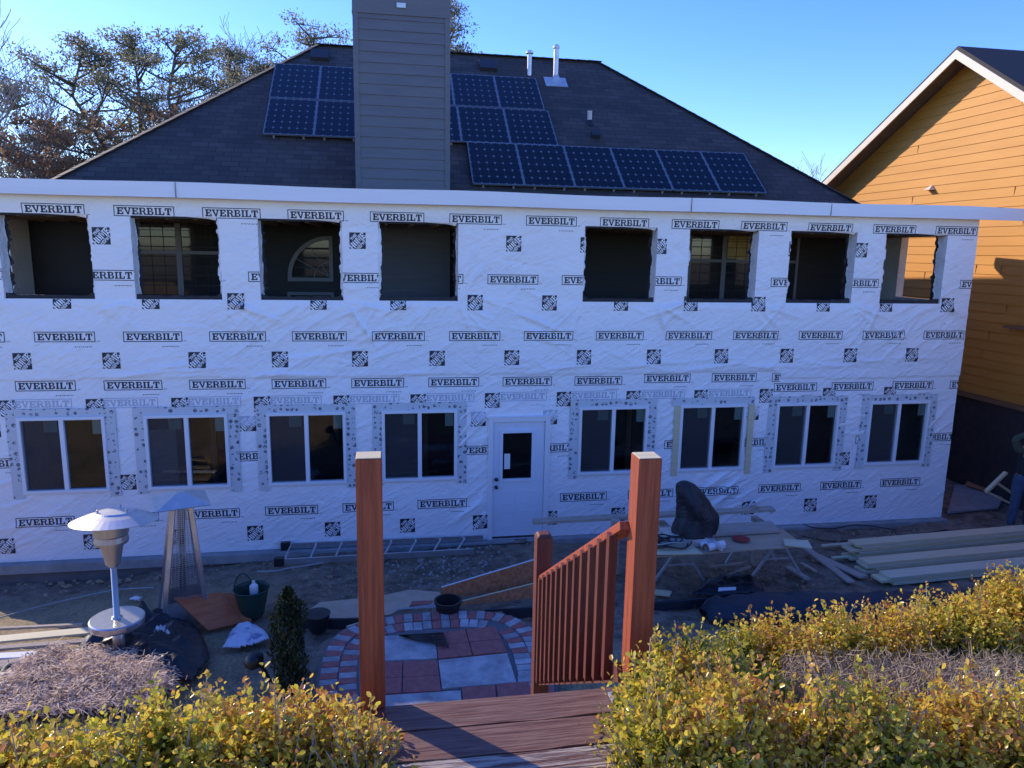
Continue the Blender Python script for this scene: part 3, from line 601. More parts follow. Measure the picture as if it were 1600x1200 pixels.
# ------------------------------------------------------------------ main house behind
def lap(mb, P, U, N, u0, u1, z0, z1, ex, m, th=.014, clipf=None):
    """lapped boards: P base point, U horizontal unit vector, N outward normal"""
    P, U, N = Vector(P), Vector(U), Vector(N); z = z0
    while z < z1-.001:
        t = min(z+ex, z1); a0, a1 = (u0, u1) if clipf is None else clipf(z); b0, b1 = (u0, u1) if clipf is None else clipf(t)
        if a1 > a0 and b1 >= b0:
            q = lambda u, zz, o: P+U*u+Vector((0, 0, zz))+N*o
            mb.add([q(a0, z, th), q(a1, z, th), q(b1, t, 0), q(b0, t, 0)], [(0, 1, 2, 3)], m)
            mb.add([q(a0, z, 0), q(a1, z, 0), q(a1, z, th), q(a0, z, th)], [(0, 1, 2, 3)], m)
        z = t
YE, ZE, SL = 2.8, 5.95, .8
house = thing('house', (2, 8, 0), 'grey sided house with dark hip roof and tall chimney behind the wrapped wall', 'house')
H0 = (2, 8, 0)
def onroof(x, y, lift=0):
    d = ray(x, y); t = (ZE+lift+SL*(CAM[1]-YE)-CAM[2])/(d[2]-SL*d[1]); return Vector(CAM+d*t)
A, B = onroof(940, 100), onroof(500, 68); zr = (A.z+B.z)/2; L = (zr-ZE)/SL; yr = YE+L; xa, xb = A.x-.05, B.x-.05
E1, W1 = (xa+L, YE, ZE), (xb-L*.93, YE, ZE); E2, W2 = (xa+L, yr+L, ZE), (xb-L, yr+L, ZE); RA, RB = (xa, yr, zr), (xb, yr, zr)
def roofmesh():
    me = bpy.data.meshes.new('roof'); fs = [(0, 1, 4, 5), (1, 2, 4), (2, 3, 5, 4), (3, 0, 5)]; vs = [W1, E1, E2, W2, RA, RB]
    vs = [(v[0]-2, v[1]-8, v[2]) for v in vs]; low = [(v[0], v[1], v[2]-.16) for v in vs]
    me.from_pydata(vs+low, [], fs+[tuple(6+i for i in f[::-1]) for f in fs]+[(0, 6, 7, 1), (1, 7, 8, 2), (2, 8, 9, 3), (3, 9, 6, 0)]); me.materials.append(M['shingle'])
    uv = me.uv_layers.new(name='UVMap')
    for p in me.polygons:
        n = p.normal; h = Vector((-n.y, n.x, 0)); h = h.normalized() if h.length > .01 else Vector((1, 0, 0)); up = n.cross(h)
        for li in p.loop_indices:
            v = me.vertices[me.loops[li].vertex_index].co; uv.data[li].uv = (v.dot(h)+20, abs(v.dot(up))+20)
    o = bpy.data.objects.new('roof', me); COL.objects.link(o); o.parent = house; return o
roof = roofmesh()
mb = MB()     # ridge and hip caps
for a, b in ((RB, RA), (E1, RA), (W1, RB)):
    a, b = Vector(a), Vector(b); n = int((b-a).length/.3)
    for i in range(n):
        p0, p1 = a+(b-a)*(i/n), a+(b-a)*((i+1.15)/n); mb.bar(p0+Vector((0, 0, .012)), p1+Vector((0, 0, .004)), .2, .02, 'shingle')
mb.build('ridge_caps', roof, origin=H0).location = (0, 0, 0)
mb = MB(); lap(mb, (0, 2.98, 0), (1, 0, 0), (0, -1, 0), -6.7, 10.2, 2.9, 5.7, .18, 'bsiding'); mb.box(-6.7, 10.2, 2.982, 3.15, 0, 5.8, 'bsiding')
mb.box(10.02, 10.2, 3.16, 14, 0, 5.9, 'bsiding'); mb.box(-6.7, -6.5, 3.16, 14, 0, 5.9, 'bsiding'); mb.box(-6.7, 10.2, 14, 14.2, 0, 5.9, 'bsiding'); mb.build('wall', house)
# upper windows of the old rear wall, seen through the openings
def house_window(x0, x1, z0, z1, muntin=True, yellow=None):
    y = 2.955; mb = MB(); m = 'trimgrey'; f = .06
    xm = [(x0, (x0+x1)/2-.05), ((x0+x1)/2+.05, x1)] if x1-x0 > 1.1 else [(x0, x1)]
    mb.box(x0-f, x1+f, y-.02, y+.02, z0-f, z0, m); mb.box(x0-f, x1+f, y-.02, y+.02, z1, z1+f, m); mb.box(x0-f, x0, y-.02, y+.02, z0, z1, m); mb.box(x1, x1+f, y-.02, y+.02, z0, z1, m)
    if len(xm) > 1: mb.box(xm[0][1], xm[1][0], y-.02, y+.02, z0, z1, m)
    zm = (z0+z1)/2
    for a, b in xm: mb.box(a, b, y-.012, y+.02, zm-.03, zm+.03, m)
    o = mb.build('window', house)
    mb = MB()
    for a, b in xm:
        for k in (1, 2): mb.box(a+(b-a)*k/3-.005, a+(b-a)*k/3+.005, y+.004, y+.012, z0, z1, 'bsiding')
        for zz in (z0+(zm-z0)*.5, zm+(z1-zm)*.5): mb.box(a, b, y+.005, y+.011, zz-.005, zz+.005, 'bsiding')
    mb.build('muntin', o, origin=H0).location = (0, 0, 0)
    for i, (a, b) in enumerate(xm):
        mb = MB(); mb.box(a, b, y+.0125, y+.018, z0, z1, 'paneblue')
        if yellow is not None and i == yellow: mb.box(a+.03, b-.05, y+.0118, y+.0124, zm+.05, z1, 'panelight')  # yellow light on the pane, painted as a flat patch
        mb.build('pane', o, origin=H0).location = (0, 0, 0)
house_window(-4.6, -3.18, 3.97, 5.6); house_window(6.3, 7.78, 3.97, 5.6, yellow=1); house_window(8.05, 8.7, 3.97, 5.6)
cxw, czw, Rw = -1.13, 4.34, .80
mb = MB(); y = 2.955
def arc(r): return [(cxw-r*math.sin(t), czw+r*math.cos(t)) for t in np.linspace(0, math.pi/2, 17)]
o1, i1 = arc(Rw), arc(Rw-.075)
for k in range(16):
    mb.hexa([(o1[k][0], y-.025, o1[k][1]), (i1[k][0], y-.025, i1[k][1]), (i1[k+1][0], y-.025, i1[k+1][1]), (o1[k+1][0], y-.025, o1[k+1][1])]+[(p[0], y+.02, p[1]) for p in (o1[k], i1[k], i1[k+1], o1[k+1])], 'vinyl' if 0 else 'trimgrey')
mb.box(cxw-Rw, cxw+.06, y-.025, y+.02, czw-.07, czw+.0, 'trimgrey'); mb.box(cxw-.01, cxw+.06, y-.025, y+.02, czw+.001, czw+Rw, 'trimgrey')
for t in (.55, 1.05): mb.bar((cxw-.02, y, czw+.02), (cxw-math.sin(t)*(Rw-.08), y, czw+math.cos(t)*(Rw-.08)), .014, .014, 'trimgrey', up=(0, 1, 0))
ii = [(cxw-.3*math.sin(t), czw+.3*math.cos(t)) for t in np.linspace(0, math.pi/2, 9)]
for k in range(8): mb.bar((ii[k][0], y, ii[k][1]), (ii[k+1][0], y, ii[k+1][1]), .014, .014, 'trimgrey', up=(0, 1, 0))
aw = mb.build('quarter_round_window', house)
mb = MB(); mb.add([(cxw, y+.014, czw)]+[(p[0], y+.014, p[1]) for p in i1], [(0,)+tuple(range(17, 0, -1))], 'paneblue'); mb.build('pane', aw, origin=H0).location = (0, 0, 0)
mb = MB(); mb.box(-1.95, -1.07, y-.02, y+.02, 4.0, 4.06, 'trimgrey'); mb.box(-1.95, -1.89, y-.02, y+.02, 3.0, 4.0, 'trimgrey'); mb.box(-1.13, -1.07, y-.02, y+.02, 3.0, 4.0, 'trimgrey'); mb.box(-1.89, -1.13, y, y+.012, 3.0, 4.0, 'paneblue'); mb.build('window', house)
# chimney
cx0, cx1, cy0, cy1 = -.555, 1.135, 2.3, 3.5
mb = MB(); tr = .075
lap(mb, (0, cy0, 0), (1, 0, 0), (0, -1, 0), cx0+tr, cx1-tr, 2.9, 9.08, .183, 'siding', .016); lap(mb, (cx0, 0, 0), (0, 1, 0), (-1, 0, 0), cy0+tr, cy1, 2.9, 9.08, .183, 'siding', .016); lap(mb, (cx1, 0, 0), (0, 1, 0), (1, 0, 0), cy0+tr, cy1, 2.9, 9.08, .183, 'siding', .016)
mb.box(cx0+.004, cx1-.004, cy0+.004, cy1, 2.9, 9.6, 'siding')
for x in (cx0-.02, cx1-tr): mb.box(x, x+tr+.02, cy0-.022, cy0+tr, 2.9, 9.2, 'siding')
mb.box(cx0-.03, cx1+.03, cy0-.03, cy1+.03, 9.02, 9.06, 'siding')
ch = mb.build('chimney', house)
mb = MB(); mb.box(cx0-.025, cx1+.025, cy0-.026, cy1+.025, 9.062, 9.7, 'siding'); mb.box(.2, .36, cy0-.05, cy0-.025, 9.14, 9.22, 'galv'); mb.build('chimney_cap', ch, origin=H0).location = (0, 0, 0)
# roof vents
def vent(px, py, h, r, m, flash=False, capr=1.7):
    p = onroof(px, py); mb = MB(); mb.tube([p-Vector((0, 0, .15)), p+Vector((0, 0, h))], r, m, 14); mb.lathe([(r*1.25, h-.02), (r*capr, h), (r*capr, h+.035), (r*.6, h+.075), (.01, h+.08)], m, 16, p)
    if flash:
        mb.lathe([(.3, -.22), (.17, -.02), (r*1.1, .18)], 'galv', 4, p+Vector((0, 0, .0)), Matrix.Rotation(math.radians(45), 3, 'Z'))
        n = Vector((0, -SL, 1)).normalized(); u = Vector((0, 1, SL)).normalized(); mb.bar(p-u*.25+n*.012, p+u*.2+n*.012, .55, .01, 'galv', up=n)
    mb.build('roof_vent', house, smooth=False)
vent(827, 116, .48, .055, 'galv'); vent(868, 128, .78, .062, 'galv', True, 1.35)
for px, py, w_, h_ in ((921, 192, .07, .3),):
    p = onroof(px, py); mb = MB(); mb.tube([p-Vector((0, 0, .1)), p+Vector((0, 0, .26))], .055, 'pvc', 12); mb.tube([p-Vector((0, 0, .08)), p+Vector((0, 0, .06))], [.13, .075], 'black', 12); mb.build('vent_pipe', house)
for px, py in ((762, 106), (500, 90), (930, 214)):
    p = onroof(px, py); u = Vector((0, 1, SL)).normalized(); n = Vector((0, -SL, 1)).normalized(); s = .16 if px != 930 else .07; mb = MB(); mb.bar(p-u*s*1.2+n*.05, p+u*s*1.3+n*.06, s*2.6, .1, 'edging', up=n); mb.build('box_vent', house)

# ------------------------------------------------------------------ solar panels
pn = Vector((0, -SL, 1)).normalized(); pu = Vector((0, 1, SL)).normalized()
def solar(c00, c10, c11, c01, nx, ny, label, grp):
    # corners on the roof plane: bottom-left, bottom-right, top-right, top-left
    q = [Vector(c) for c in (c00, c10, c11, c01)]; c = sum(q, Vector())/4
    off = pn*.10; me = bpy.data.meshes.new('cells'); cc_ = c+off; ins = [cc_+(p+off-cc_)*.985-Vector(H0) for p in q]
    me.from_pydata([tuple(v-pn*.0) for v in ins], [], [(0, 1, 2, 3)]); me.materials.append(M['solar']); uv = me.uv_layers.new(name='UVMap')
    for li, u in zip(me.polygons[0].loop_indices, ((0, 0), (nx, 0), (nx, ny), (0, ny))): uv.data[li].uv = u
    o = bpy.data.objects.new('cells', me); COL.objects.link(o)
    mb = MB()
    for i in range(4): a, b = q[i]+pn*.085, q[(i+1) % 4]+pn*.085; mb.bar(a, b, .022, .035, 'panelframe', up=pn)
    mb.add([p+pn*.07 for p in q], [(3, 2, 1, 0)], 'edging')
    for f in (.2, .8): a = q[0]+(q[1]-q[0])*f; mb.bar(a+pn*.03, a+(q[3]-q[0])*.98+pn*.03, .04, .06, 'galv', up=pn)
    fr_ = mb.build('solar_panel', house); fr_['label'] = label; o.parent = fr_
def row(px, labels, nx, ny, grp):
    """px: bottom-left, bottom-right, top-right, top-left pixel corners measured on the roof plane"""
    bl, br_, tr_, tl = [onroof(x, y, .13) for x, y in px]
    # square the row up on the roof: same slope line, same height
    v0, v1 = (bl.y+br_.y)/2, (tl.y+tr_.y)/2; x0, x1 = (bl.x+tl.x)/2, (br_.x+tr_.x)/2; n = len(labels)
    P = lambda x, y: (x, y, ZE+SL*(y-YE))
    for i, lb in enumerate(labels):
        a, b = x0+(x1-x0)*i/n+.012, x0+(x1-x0)*(i+1)/n-.012
        if lb: solar(P(a, v0+.01), P(b, v0+.01), P(b, v1-.01), P(a, v1-.01), nx, ny, lb, grp)
G1 = 'solar panels left of the chimney'; G2 = 'solar panels right of the chimney'
row([(421, 150), (570, 155), (572, 103), (430, 97)], ['upper solar panel at the far left of the roof array', 'upper solar panel touching the chimney on its left side'], 6, 6, G1)
row([(411, 205), (568, 212), (570, 156), (421, 151)], ['lower solar panel at the far left of the roof array', 'lower solar panel touching the chimney on its left side'], 6, 6, G1)
def seq(xs, ys_b, ys_t): pass
row([(639, 159), (853, 168), (834, 119), (633, 108)], ['top row solar panel partly hidden behind the chimney', 'top row solar panel just right of the chimney', 'top row solar panel below the short galvanised vent'], 6, 6, G2)
row([(645, 216), (874, 223), (853, 169), (639, 160)], ['middle row solar panel partly hidden behind the chimney', 'middle row solar panel just right of the chimney', 'middle row solar panel ending the row, above the long bottom row'], 6, 6, G2)
row([(739, 283), (1197, 298), (1160, 236), (728, 218)], ['first and leftmost panel of the long bottom solar row', 'second solar panel from the left in the long bottom row', 'third solar panel from the left in the long bottom row', 'fourth solar panel from the left in the long bottom row', 'fifth solar panel from the left in the long bottom row', 'last and rightmost panel of the long bottom solar row'], 6, 6, G2)

# ------------------------------------------------------------------ neighbouring house
nb = thing('neighbour_house', (16, 3.2, 0), 'yellow ochre sided gabled house at the right, lit by low sun', 'house')
XN = 12.7; YA, ZA = 3.17, 9.30; sl, sr_ = .515, .645
mb = MB()
def cf(z):
    return (YA-(ZA-z)/sr_ if z > 4 else -6.0, YA+(ZA-z)/sl if z > 4 else 11.5)
def cf2(z): a, b = cf(z); return max(a, -6.0), min(b, 11.5)
lap(mb, (XN, 0, 0), (0, 1, 0), (-1, 0, 0), -6, 11, 2.0, ZA-.02, .2, 'ysiding', .014, cf2)
mb.add([(XN+.005, -6, 0), (XN+.005, 11.5, 0), (XN+.005, 11.5, 5.0), (XN+.005, YA, ZA), (XN+.005, -6, 3.4)], [(0, 4, 3, 2, 1)], 'ysiding')
mb.box(XN+.01, XN+9, 11.4, 11.5, 0, 5, 'ysiding'); mb.box(XN+.01, XN+9, -6, -5.9, 0, 3.3, 'ysiding')
qj = random.Random(11)
for k in range(46):
    zc = 2.0+.2*qj.randrange(1, 34); yc = qj.uniform(-2.5, 7)
    if cf(zc+.2)[0]+.3 < yc < cf(zc+.2)[1]-.3: mb.box(XN-.0165, XN-.0, yc, yc+.006, zc+.012, zc+.19, 'brown_trim')
mb.build('wall', nb)
mb = MB(); mb.box(XN-.06, XN+.004, -6, 11.5, -.3, 1.96, 'nfound'); mb.box(XN-.16, XN-.061, 3.3, 3.9, -.3, 1.9, 'nfound'); mb.box(XN-.1, XN-.061, -6, 11.5, 1.9, 2.0, 'brown_trim'); mb.build('foundation', nb)
mb = MB(); xo = XN-.5
for s, y1, z1 in ((1, 12.2, ZA-.0+.14-sl*(12.2-YA)), (-1, -6.6, ZA+.14-sr_*(YA+6.6))):
    a, b = (YA, ZA+.14), (y1, z1); th = .1
    p = [(xo, a[0], a[1]), (XN+9, a[0], a[1]), (XN+9, b[0], b[1]), (xo, b[0], b[1])]
    mb.hexa([(x, y, z-th) for x, y, z in p]+p, 'shingle')
rf = mb.build('roof', nb)
mb = MB()
for s, y1, k in ((1, 12.2, sl), (-1, -6.6, -sr_)):
    z1 = ZA+.14-abs(k)*abs(y1-YA)
    mb.hexa([(xo-.03, YA, ZA-.12), (xo, YA, ZA-.12), (xo, y1, z1-.26), (xo-.03, y1, z1-.26), (xo-.03, YA, ZA+.06), (xo, YA, ZA+.06), (xo, y1, z1-.08), (xo-.03, y1, z1-.08)], 'cream')
mb.build('rake_board', nb)
mb = MB()
for s, y1, k in ((1, 12.2, sl), (-1, -6.6, sr_)):
    z1 = ZA+.03-k*abs(y1-YA); mb.add([(xo+.002, YA, ZA+.02), (XN, YA, ZA+.02), (XN, y1, z1-.01), (xo+.002, y1, z1-.01)], [(0, 1, 2, 3)], 'soffit')
mb.build('soffit', nb)
p = on(1455, 295, X=XN-.03); mb = MB(); mb.add([(XN-.02, p[1]-.12, p[2]-.03), (XN-.02, p[1]+.12, p[2]-.03), (XN-.16, p[1]-.1, p[2]-.03), (XN-.16, p[1]+.1, p[2]-.03), (XN-.01, p[1], p[2]+.1)], [(0, 2, 3, 1), (0, 4, 2), (1, 3, 4), (2, 4, 3)], 'cream'); mb.build('dryer_vent', nb)
p = on(1597, 512, X=XN-.03); mb = MB(); mb.box(XN-.25, XN-.0, p[1]-.2, p[1]+.25, p[2]-.03, p[2]+.02, 'brown_trim'); mb.build('vent_hood', nb)

# ------------------------------------------------------------------ wooden steps with posts and railing
st = thing('wooden_steps', (.4, -9.4, 3.2), 'red-stained wooden steps and landing with tall posts and one baluster railing', 'steps')
LX0, LX1, LZ = -.03, .86, 3.27
y = -9.40
for i, (wd, m, x1) in enumerate([(.155, 'boardred', .93), (.155, 'boardred', .90), (.14, 'boardworn', .93), (.14, 'boardred', .92), (.14, 'boardred', .92), (.14, 'boardworn', .92), (.14, 'boardred', .92)]):
    mb = MB(); b = y-wd+.006; x0 = LX0+.0
    n = 9
    for k in range(n):   # slightly wavy worn edge
        xa_, xb_ = x0+(x1-x0)*k/n, x0+(x1-x0)*(k+1)/n; ja, jb = .004*math.sin(k*2.1+i), .004*math.sin((k+1)*2.1+i)
        mb.hexa([(xa_, b+ja, LZ-.038), (xb_, b+jb, LZ-.038), (xb_, y, LZ-.038), (xa_, y, LZ-.038), (xa_, b+ja, LZ+.002*math.sin(k+i)), (xb_, b+jb, LZ+.002*math.sin(k+1+i)), (xb_, y, LZ), (xa_, y, LZ)], m)
    mb.build('deck_board', st); y -= wd+.003
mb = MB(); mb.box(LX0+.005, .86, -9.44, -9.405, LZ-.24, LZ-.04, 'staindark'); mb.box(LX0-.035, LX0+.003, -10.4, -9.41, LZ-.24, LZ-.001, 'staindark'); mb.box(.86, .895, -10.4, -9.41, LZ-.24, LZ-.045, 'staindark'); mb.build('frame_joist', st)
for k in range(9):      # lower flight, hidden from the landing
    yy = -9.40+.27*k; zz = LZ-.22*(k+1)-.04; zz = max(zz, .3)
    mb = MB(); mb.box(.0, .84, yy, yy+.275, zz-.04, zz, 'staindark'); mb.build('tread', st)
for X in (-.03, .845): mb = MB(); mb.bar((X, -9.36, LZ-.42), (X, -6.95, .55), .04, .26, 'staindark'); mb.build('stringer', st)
def post(px, ytop, Y, wd, zbot, m, top, name='post', X=None):
    p = on(px, ytop, Y=Y); X = p[0] if X is None else X; mb = MB(); zt = p[2]; h = wd/2
    mb.box(X-h, X+h, Y, Y+wd, zbot, zt-.004, m); mb.box(X-h+.002, X+h-.002, Y+.002, Y+wd-.002, zt-.003, zt, top)
    return X, zt, mb.build(name, st, bevel=.004)
pxl, zl, _ = post(575.5, 716, -9.40, .089, 2.3, 'stain', 'pine')
pxr, zr_, _ = post(1017, 716, -9.40, .089, 2.2, 'stain', 'pine')
YN = -7.25
pn_ = on(862, 836, Y=YN); XN_ = pn_[0]-.045
mb = MB(); mb.box(XN_-.055, XN_+.055, YN, YN+.1, .9, pn_[2]-.02, 'staindark'); mb.hexa([(XN_-.05, YN, pn_[2]-.019), (XN_+.05, YN, pn_[2]-.019), (XN_+.05, YN+.1, pn_[2]-.019), (XN_-.05, YN+.1, pn_[2]-.019), (XN_-.035, YN+.015, pn_[2]), (XN_+.035, YN+.015, pn_[2]), (XN_+.035, YN+.085, pn_[2]), (XN_-.035, YN+.085, pn_[2])], 'staindark'); mb.build('newel_post', st, bevel=.004)  # newel's dark stain stands in for the shade on it
# handrail from the tall post down to the newel
ra = on(983, 826, Y=-9.36); rb = on(859, 902, Y=YN+.02)
ra = Vector((pxr-.045, -9.33, ra[2])); rb = Vector((XN_, YN+.01, rb[2]))
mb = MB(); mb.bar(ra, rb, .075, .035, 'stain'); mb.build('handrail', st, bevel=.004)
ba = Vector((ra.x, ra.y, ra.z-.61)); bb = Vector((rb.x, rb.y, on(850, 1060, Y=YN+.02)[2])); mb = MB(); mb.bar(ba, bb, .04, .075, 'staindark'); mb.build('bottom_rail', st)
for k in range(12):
    f = (k+.65)/12.4; t0 = ra+(rb-ra)*f; b0 = ba+(bb-ba)*f; mb = MB(); mb.box(t0.x-.055, t0.x-.02, t0.y-.018, t0.y+.018, b0.z-.02, t0.z-.012, 'stainshade'); mb.build('baluster', st)
mb = MB(); a = on(950, 1082, Z=LZ+.012); b = on(958, 1080, Z=LZ+.012); c = on(975, 1110, Z=LZ+.012); d = on(968, 1113, Z=LZ+.012); mb.add([Vector(v) for v in (a, b, c, d)]+[Vector(v)-Vector((0, 0, .01)) for v in (a, b, c, d)], [(0, 1, 2, 3), (4, 7, 6, 5), (0, 4, 5, 1), (1, 5, 6, 2), (2, 6, 7, 3), (3, 7, 4, 0)], 'galv')
tag(mb.build('metal_flashing', None, origin=(0, 0, 0)), 'pale strip of flashing lying at the right edge of the red landing', 'flashing')

# ------------------------------------------------------------------ patio of pavers
PZ = .39
pat = thing('paver_patio', (.5, -4.4, PZ), 'round patio of red and grey concrete pavers beyond the steps', 'patio')
def slab(pts, m, z=PZ, name='paver', th=.05, gap=.008):
    P = [np.array(on(x, y_, Z=z)) for x, y_ in pts]; c = sum(P)/len(P); P = [c+(p-c)*(1-gap/np.linalg.norm(p-c)) for p in P]
    mb = MB(); n = len(P); mb.add([tuple(p) for p in P]+[(p[0], p[1], z-th) for p in P], [tuple(range(n))[::-1], tuple(range(n, 2*n))]+[(i, (i+1) % n, n+(i+1) % n, n+i) for i in range(n)], m); return mb.build(name, pat)
def grid4(a, b, c, d, m):   # 2x2 pavers inside a quad given near-left, near-right, far-right, far-left
    L_ = lambda p, q, t: (p[0]+(q[0]-p[0])*t, p[1]+(q[1]-p[1])*t)
    for i in (0, 1):
        for j in (0, 1):
            g = lambda u, v: L_(L_(a, b, u), L_(d, c, u), v)
            slab([g(i/2, j/2), g(i/2+.5, j/2), g(i/2+.5, j/2+.5), g(i/2, j/2+.5)], m)
slab([(575, 1033), (684, 1029), (680, 990), (583, 994)], 'pgrey')
grid4((684, 1029), (793, 1018), (775, 978), (680, 988), 'pred')
grid4((566, 1086), (690, 1079), (684, 1031), (575, 1035), 'pred')
slab([(690, 1076), (808, 1066), (793, 1020), (684, 1031)], 'pgrey')
slab([(556, 1160), (725, 1150), (721, 1078), (566, 1088)], 'pgrey')
slab([(724, 1112), (778, 1108), (774, 1070), (721, 1073)], 'pred'); slab([(780, 1107), (838, 1102), (826, 1064), (775, 1069)], 'pred')
slab([(725, 1152), (840, 1144), (838, 1104), (724, 1113)], 'pred')
C0 = np.array([.47, -4.42]); rq = random.Random(3)
bm_ = {'pred': MB(), 'pwhite': MB(), 'pgrey': MB()}; nbk = 0
corner = [np.array(on(x, y_, Z=PZ))[:2] for x, y_ in ((583, 992), (775, 976), (826, 1064), (566, 1088))]
QP = [np.array(on(x, y_, Z=PZ))[:2] for x, y_ in ((577, 990), (778, 973), (846, 1144), (550, 1160))]
def inq(c): return all((QP[(i+1) % 4][0]-QP[i][0])*(c[1]-QP[i][1])-(QP[(i+1) % 4][1]-QP[i][1])*(c[0]-QP[i][0]) < .0 for i in range(4))
def se(t, hx, hy, e=.62): c, s_ = math.cos(t), math.sin(t); return np.array([C0[0]+hx*math.copysign(abs(c)**e, c), C0[1]+hy*math.copysign(abs(s_)**e, s_)])
for ring, (hx, hy) in enumerate(((1.16, 1.10), (.965, .905))):
    tt_ = np.linspace(0, 2*math.pi, 2400); P_ = np.array([se(t_, hx, hy) for t_ in tt_]); cum = np.concatenate([[0], np.cumsum(np.linalg.norm(np.diff(P_, axis=0), axis=1))]); n = int(cum[-1]/.112)
    for k in range(n):
        i = int(np.searchsorted(cum, (k+.5)*cum[-1]/n)); i = min(max(i, 3), 2395); c = P_[i]; v = P_[i+3]-P_[i-3]; v = v/np.linalg.norm(v); u = np.array([v[1], -v[0]]); ln, wd = .185, .102
        if ring == 1 and inq(c): continue
        m = ('pred', 'pwhite')[(k+ring) % 2] if rq.random() > .22 else 'pgrey'
        z = PZ-.004+rq.uniform(-.005, .005)-ring*.006; c = c+u*rq.uniform(-.006, .006); q = [c-u*ln/2-v*wd/2, c+u*ln/2-v*wd/2, c+u*ln/2+v*wd/2, c-u*ln/2+v*wd/2]
        mb = MB(); mb.hexa([(p[0], p[1], z-.05) for p in q]+[(p[0], p[1], z) for p in q], m); mb.build('brick', pat)
mb = MB(); bp = [se(t_, 1.28, 1.22) for t_ in np.linspace(0, 2*math.pi, 60, endpoint=False)]; mb.add([(p[0], p[1], PZ-.022) for p in bp]+[(p[0]*1.02-.01, p[1]*1.02+.09, PZ-.12) for p in bp], [tuple(range(60))]+[(i, (i+1) % 60, 60+(i+1) % 60, 60+i) for i in range(60)], 'concdark'); mb.build('bedding', pat)

# ------------------------------------------------------------------ heaters
p = gp(183, 1030); base = Vector(p); H = thing('patio_heater', base, 'round-hooded stainless patio heater with disc table, standing behind the black tarp', 'patio heater')
hb = on(172, 812, Y=base.y); dt = on(183, 966, Y=base.y); zh, zd = hb[2], dt[2]; x_ = dt[0]; lean = Vector((hb[0]-dt[0], 0, zh-zd)).normalized(); O = Vector((dt[0], base.y, zd))
T = lean.to_track_quat('Z', 'Y').to_matrix(); Lh = (Vector((hb[0], base.y, zh))-O).length
def LP(prof, m, name, n=40, par=H, org=None):
    mb = MB(); mb.lathe(prof, m, n, O, T); return mb.build(name, par, smooth=name in ('pole', 'lower_post'))
LP([(.055, -.5), (.055, .02), (.034, .03), (.03, Lh*.56)], 'steel', 'pole'); LP([(.28, -.07), (.285, -.05), (.285, .0), (.27, .012), (.05, .014)], 'alu', 'disc_table'); LP([(.06, -.5), (.06, -.08)], 'steel', 'lower_post')
LP([(.03, Lh*.52), (.075, Lh*.56), (.115, Lh*.74), (.12, Lh*.76)], 'steel', 'burner_cone'); LP([(.125, Lh*.76), (.17, Lh*.775), (.175, Lh*.80), (.165, Lh*.85), (.18, Lh*.87), (.18, Lh*.955), (.05, Lh*.96)], 'steel', 'burner_cage')
T = T @ Matrix.Rotation(math.radians(7), 3, 'Y')
LP([(.41, Lh*.955), (.435, Lh*.95), (.45, Lh*.957), (.31, Lh*1.01), (.22, Lh*1.03), (.2, Lh*1.045), (.05, Lh*1.055)], 'hood', 'hood', 36)
mb = MB()
for a in range(3): mb.lathe([(.012, Lh*1.03), (.012, Lh*1.075), (.001, Lh*1.08)], 'steel', 8, O+T @ Vector((.17*math.cos(a*2.1), .17*math.sin(a*2.1), 0)), T)
mb.build('wing_nut', H)
p = gp(288, 966); b = Vector(p); Hp = thing('pyramid_heater', b, 'tall four-sided pyramid patio heater with mesh sides beside the leaning panel', 'patio heater')
zt = on(283, 786, Y=b.y)[2]; xt = on(283, 786, Y=b.y)[0]; ap = Vector((xt, b.y, zt)); bw, tw = .27, .10; Rz = Matrix.Rotation(math.radians(20), 3, 'Z')
cn = [(-1, -1), (1, -1), (1, 1), (-1, 1)]; bc = [b+Rz @ Vector((i*bw, j*bw, .0)) for i, j in cn]; tc_ = [ap+Rz @ Vector((i*tw, j*tw, 0)) for i, j in cn]
for i in range(4): mb = MB(); mb.bar(bc[i], tc_[i], .055, .04, 'alu', up=(0, -1, 0)); mb.build('corner_post', Hp)
for i in range(4):
    j = (i+1) % 4; mb = MB()
    for k in range(1, 46): f = .22+.76*k/46; mb.bar(bc[i].lerp(tc_[i], f), bc[j].lerp(tc_[j], f), .004, .004, 'alu')
    for k in range(1, 9): mb.bar(bc[i].lerp(bc[j], k/9).lerp(tc_[i].lerp(tc_[j], k/9), .22), tc_[i].lerp(tc_[j], k/9), .004, .004, 'alu', up=(0, -1, .1))
    mb.build('mesh_guard', Hp)
    mb = MB(); mb.add([bc[i], bc[j], bc[j].lerp(tc_[j], .22), bc[i].lerp(tc_[i], .22)], [(0, 1, 2, 3)], 'alu'); mb.build('base_panel', Hp)
mb = MB(); mb.tube([b+Vector((0, 0, .4)), ap-Vector((0, 0, .03))], .045, 'glass', 12, caps=False); mb.build('glass_tube', Hp)
mb = MB(); cc = ap+Vector((0, 0, .0)); mb.box(cc.x-.14, cc.x+.14, cc.y-.14, cc.y+.14, cc.z-.03, cc.z+.02, 'alu'); mb.build('burner_plate', Hp)
mb = MB(); q = [cc+Rz @ Vector((i*.32, j*.32, .03)) for i, j in cn]; tp = [cc+Rz @ Vector((i*.05, j*.05, .15)) for i, j in cn]; mb.add(q+tp, [(0, 1, 5, 4), (1, 2, 6, 5), (2, 3, 7, 6), (3, 0, 4, 7), (4, 5, 6, 7)], 'galv'); mb.add([v-Vector((0, 0, .006)) for v in q], [(3, 2, 1, 0)], 'hood'); mb.build('hood', Hp)

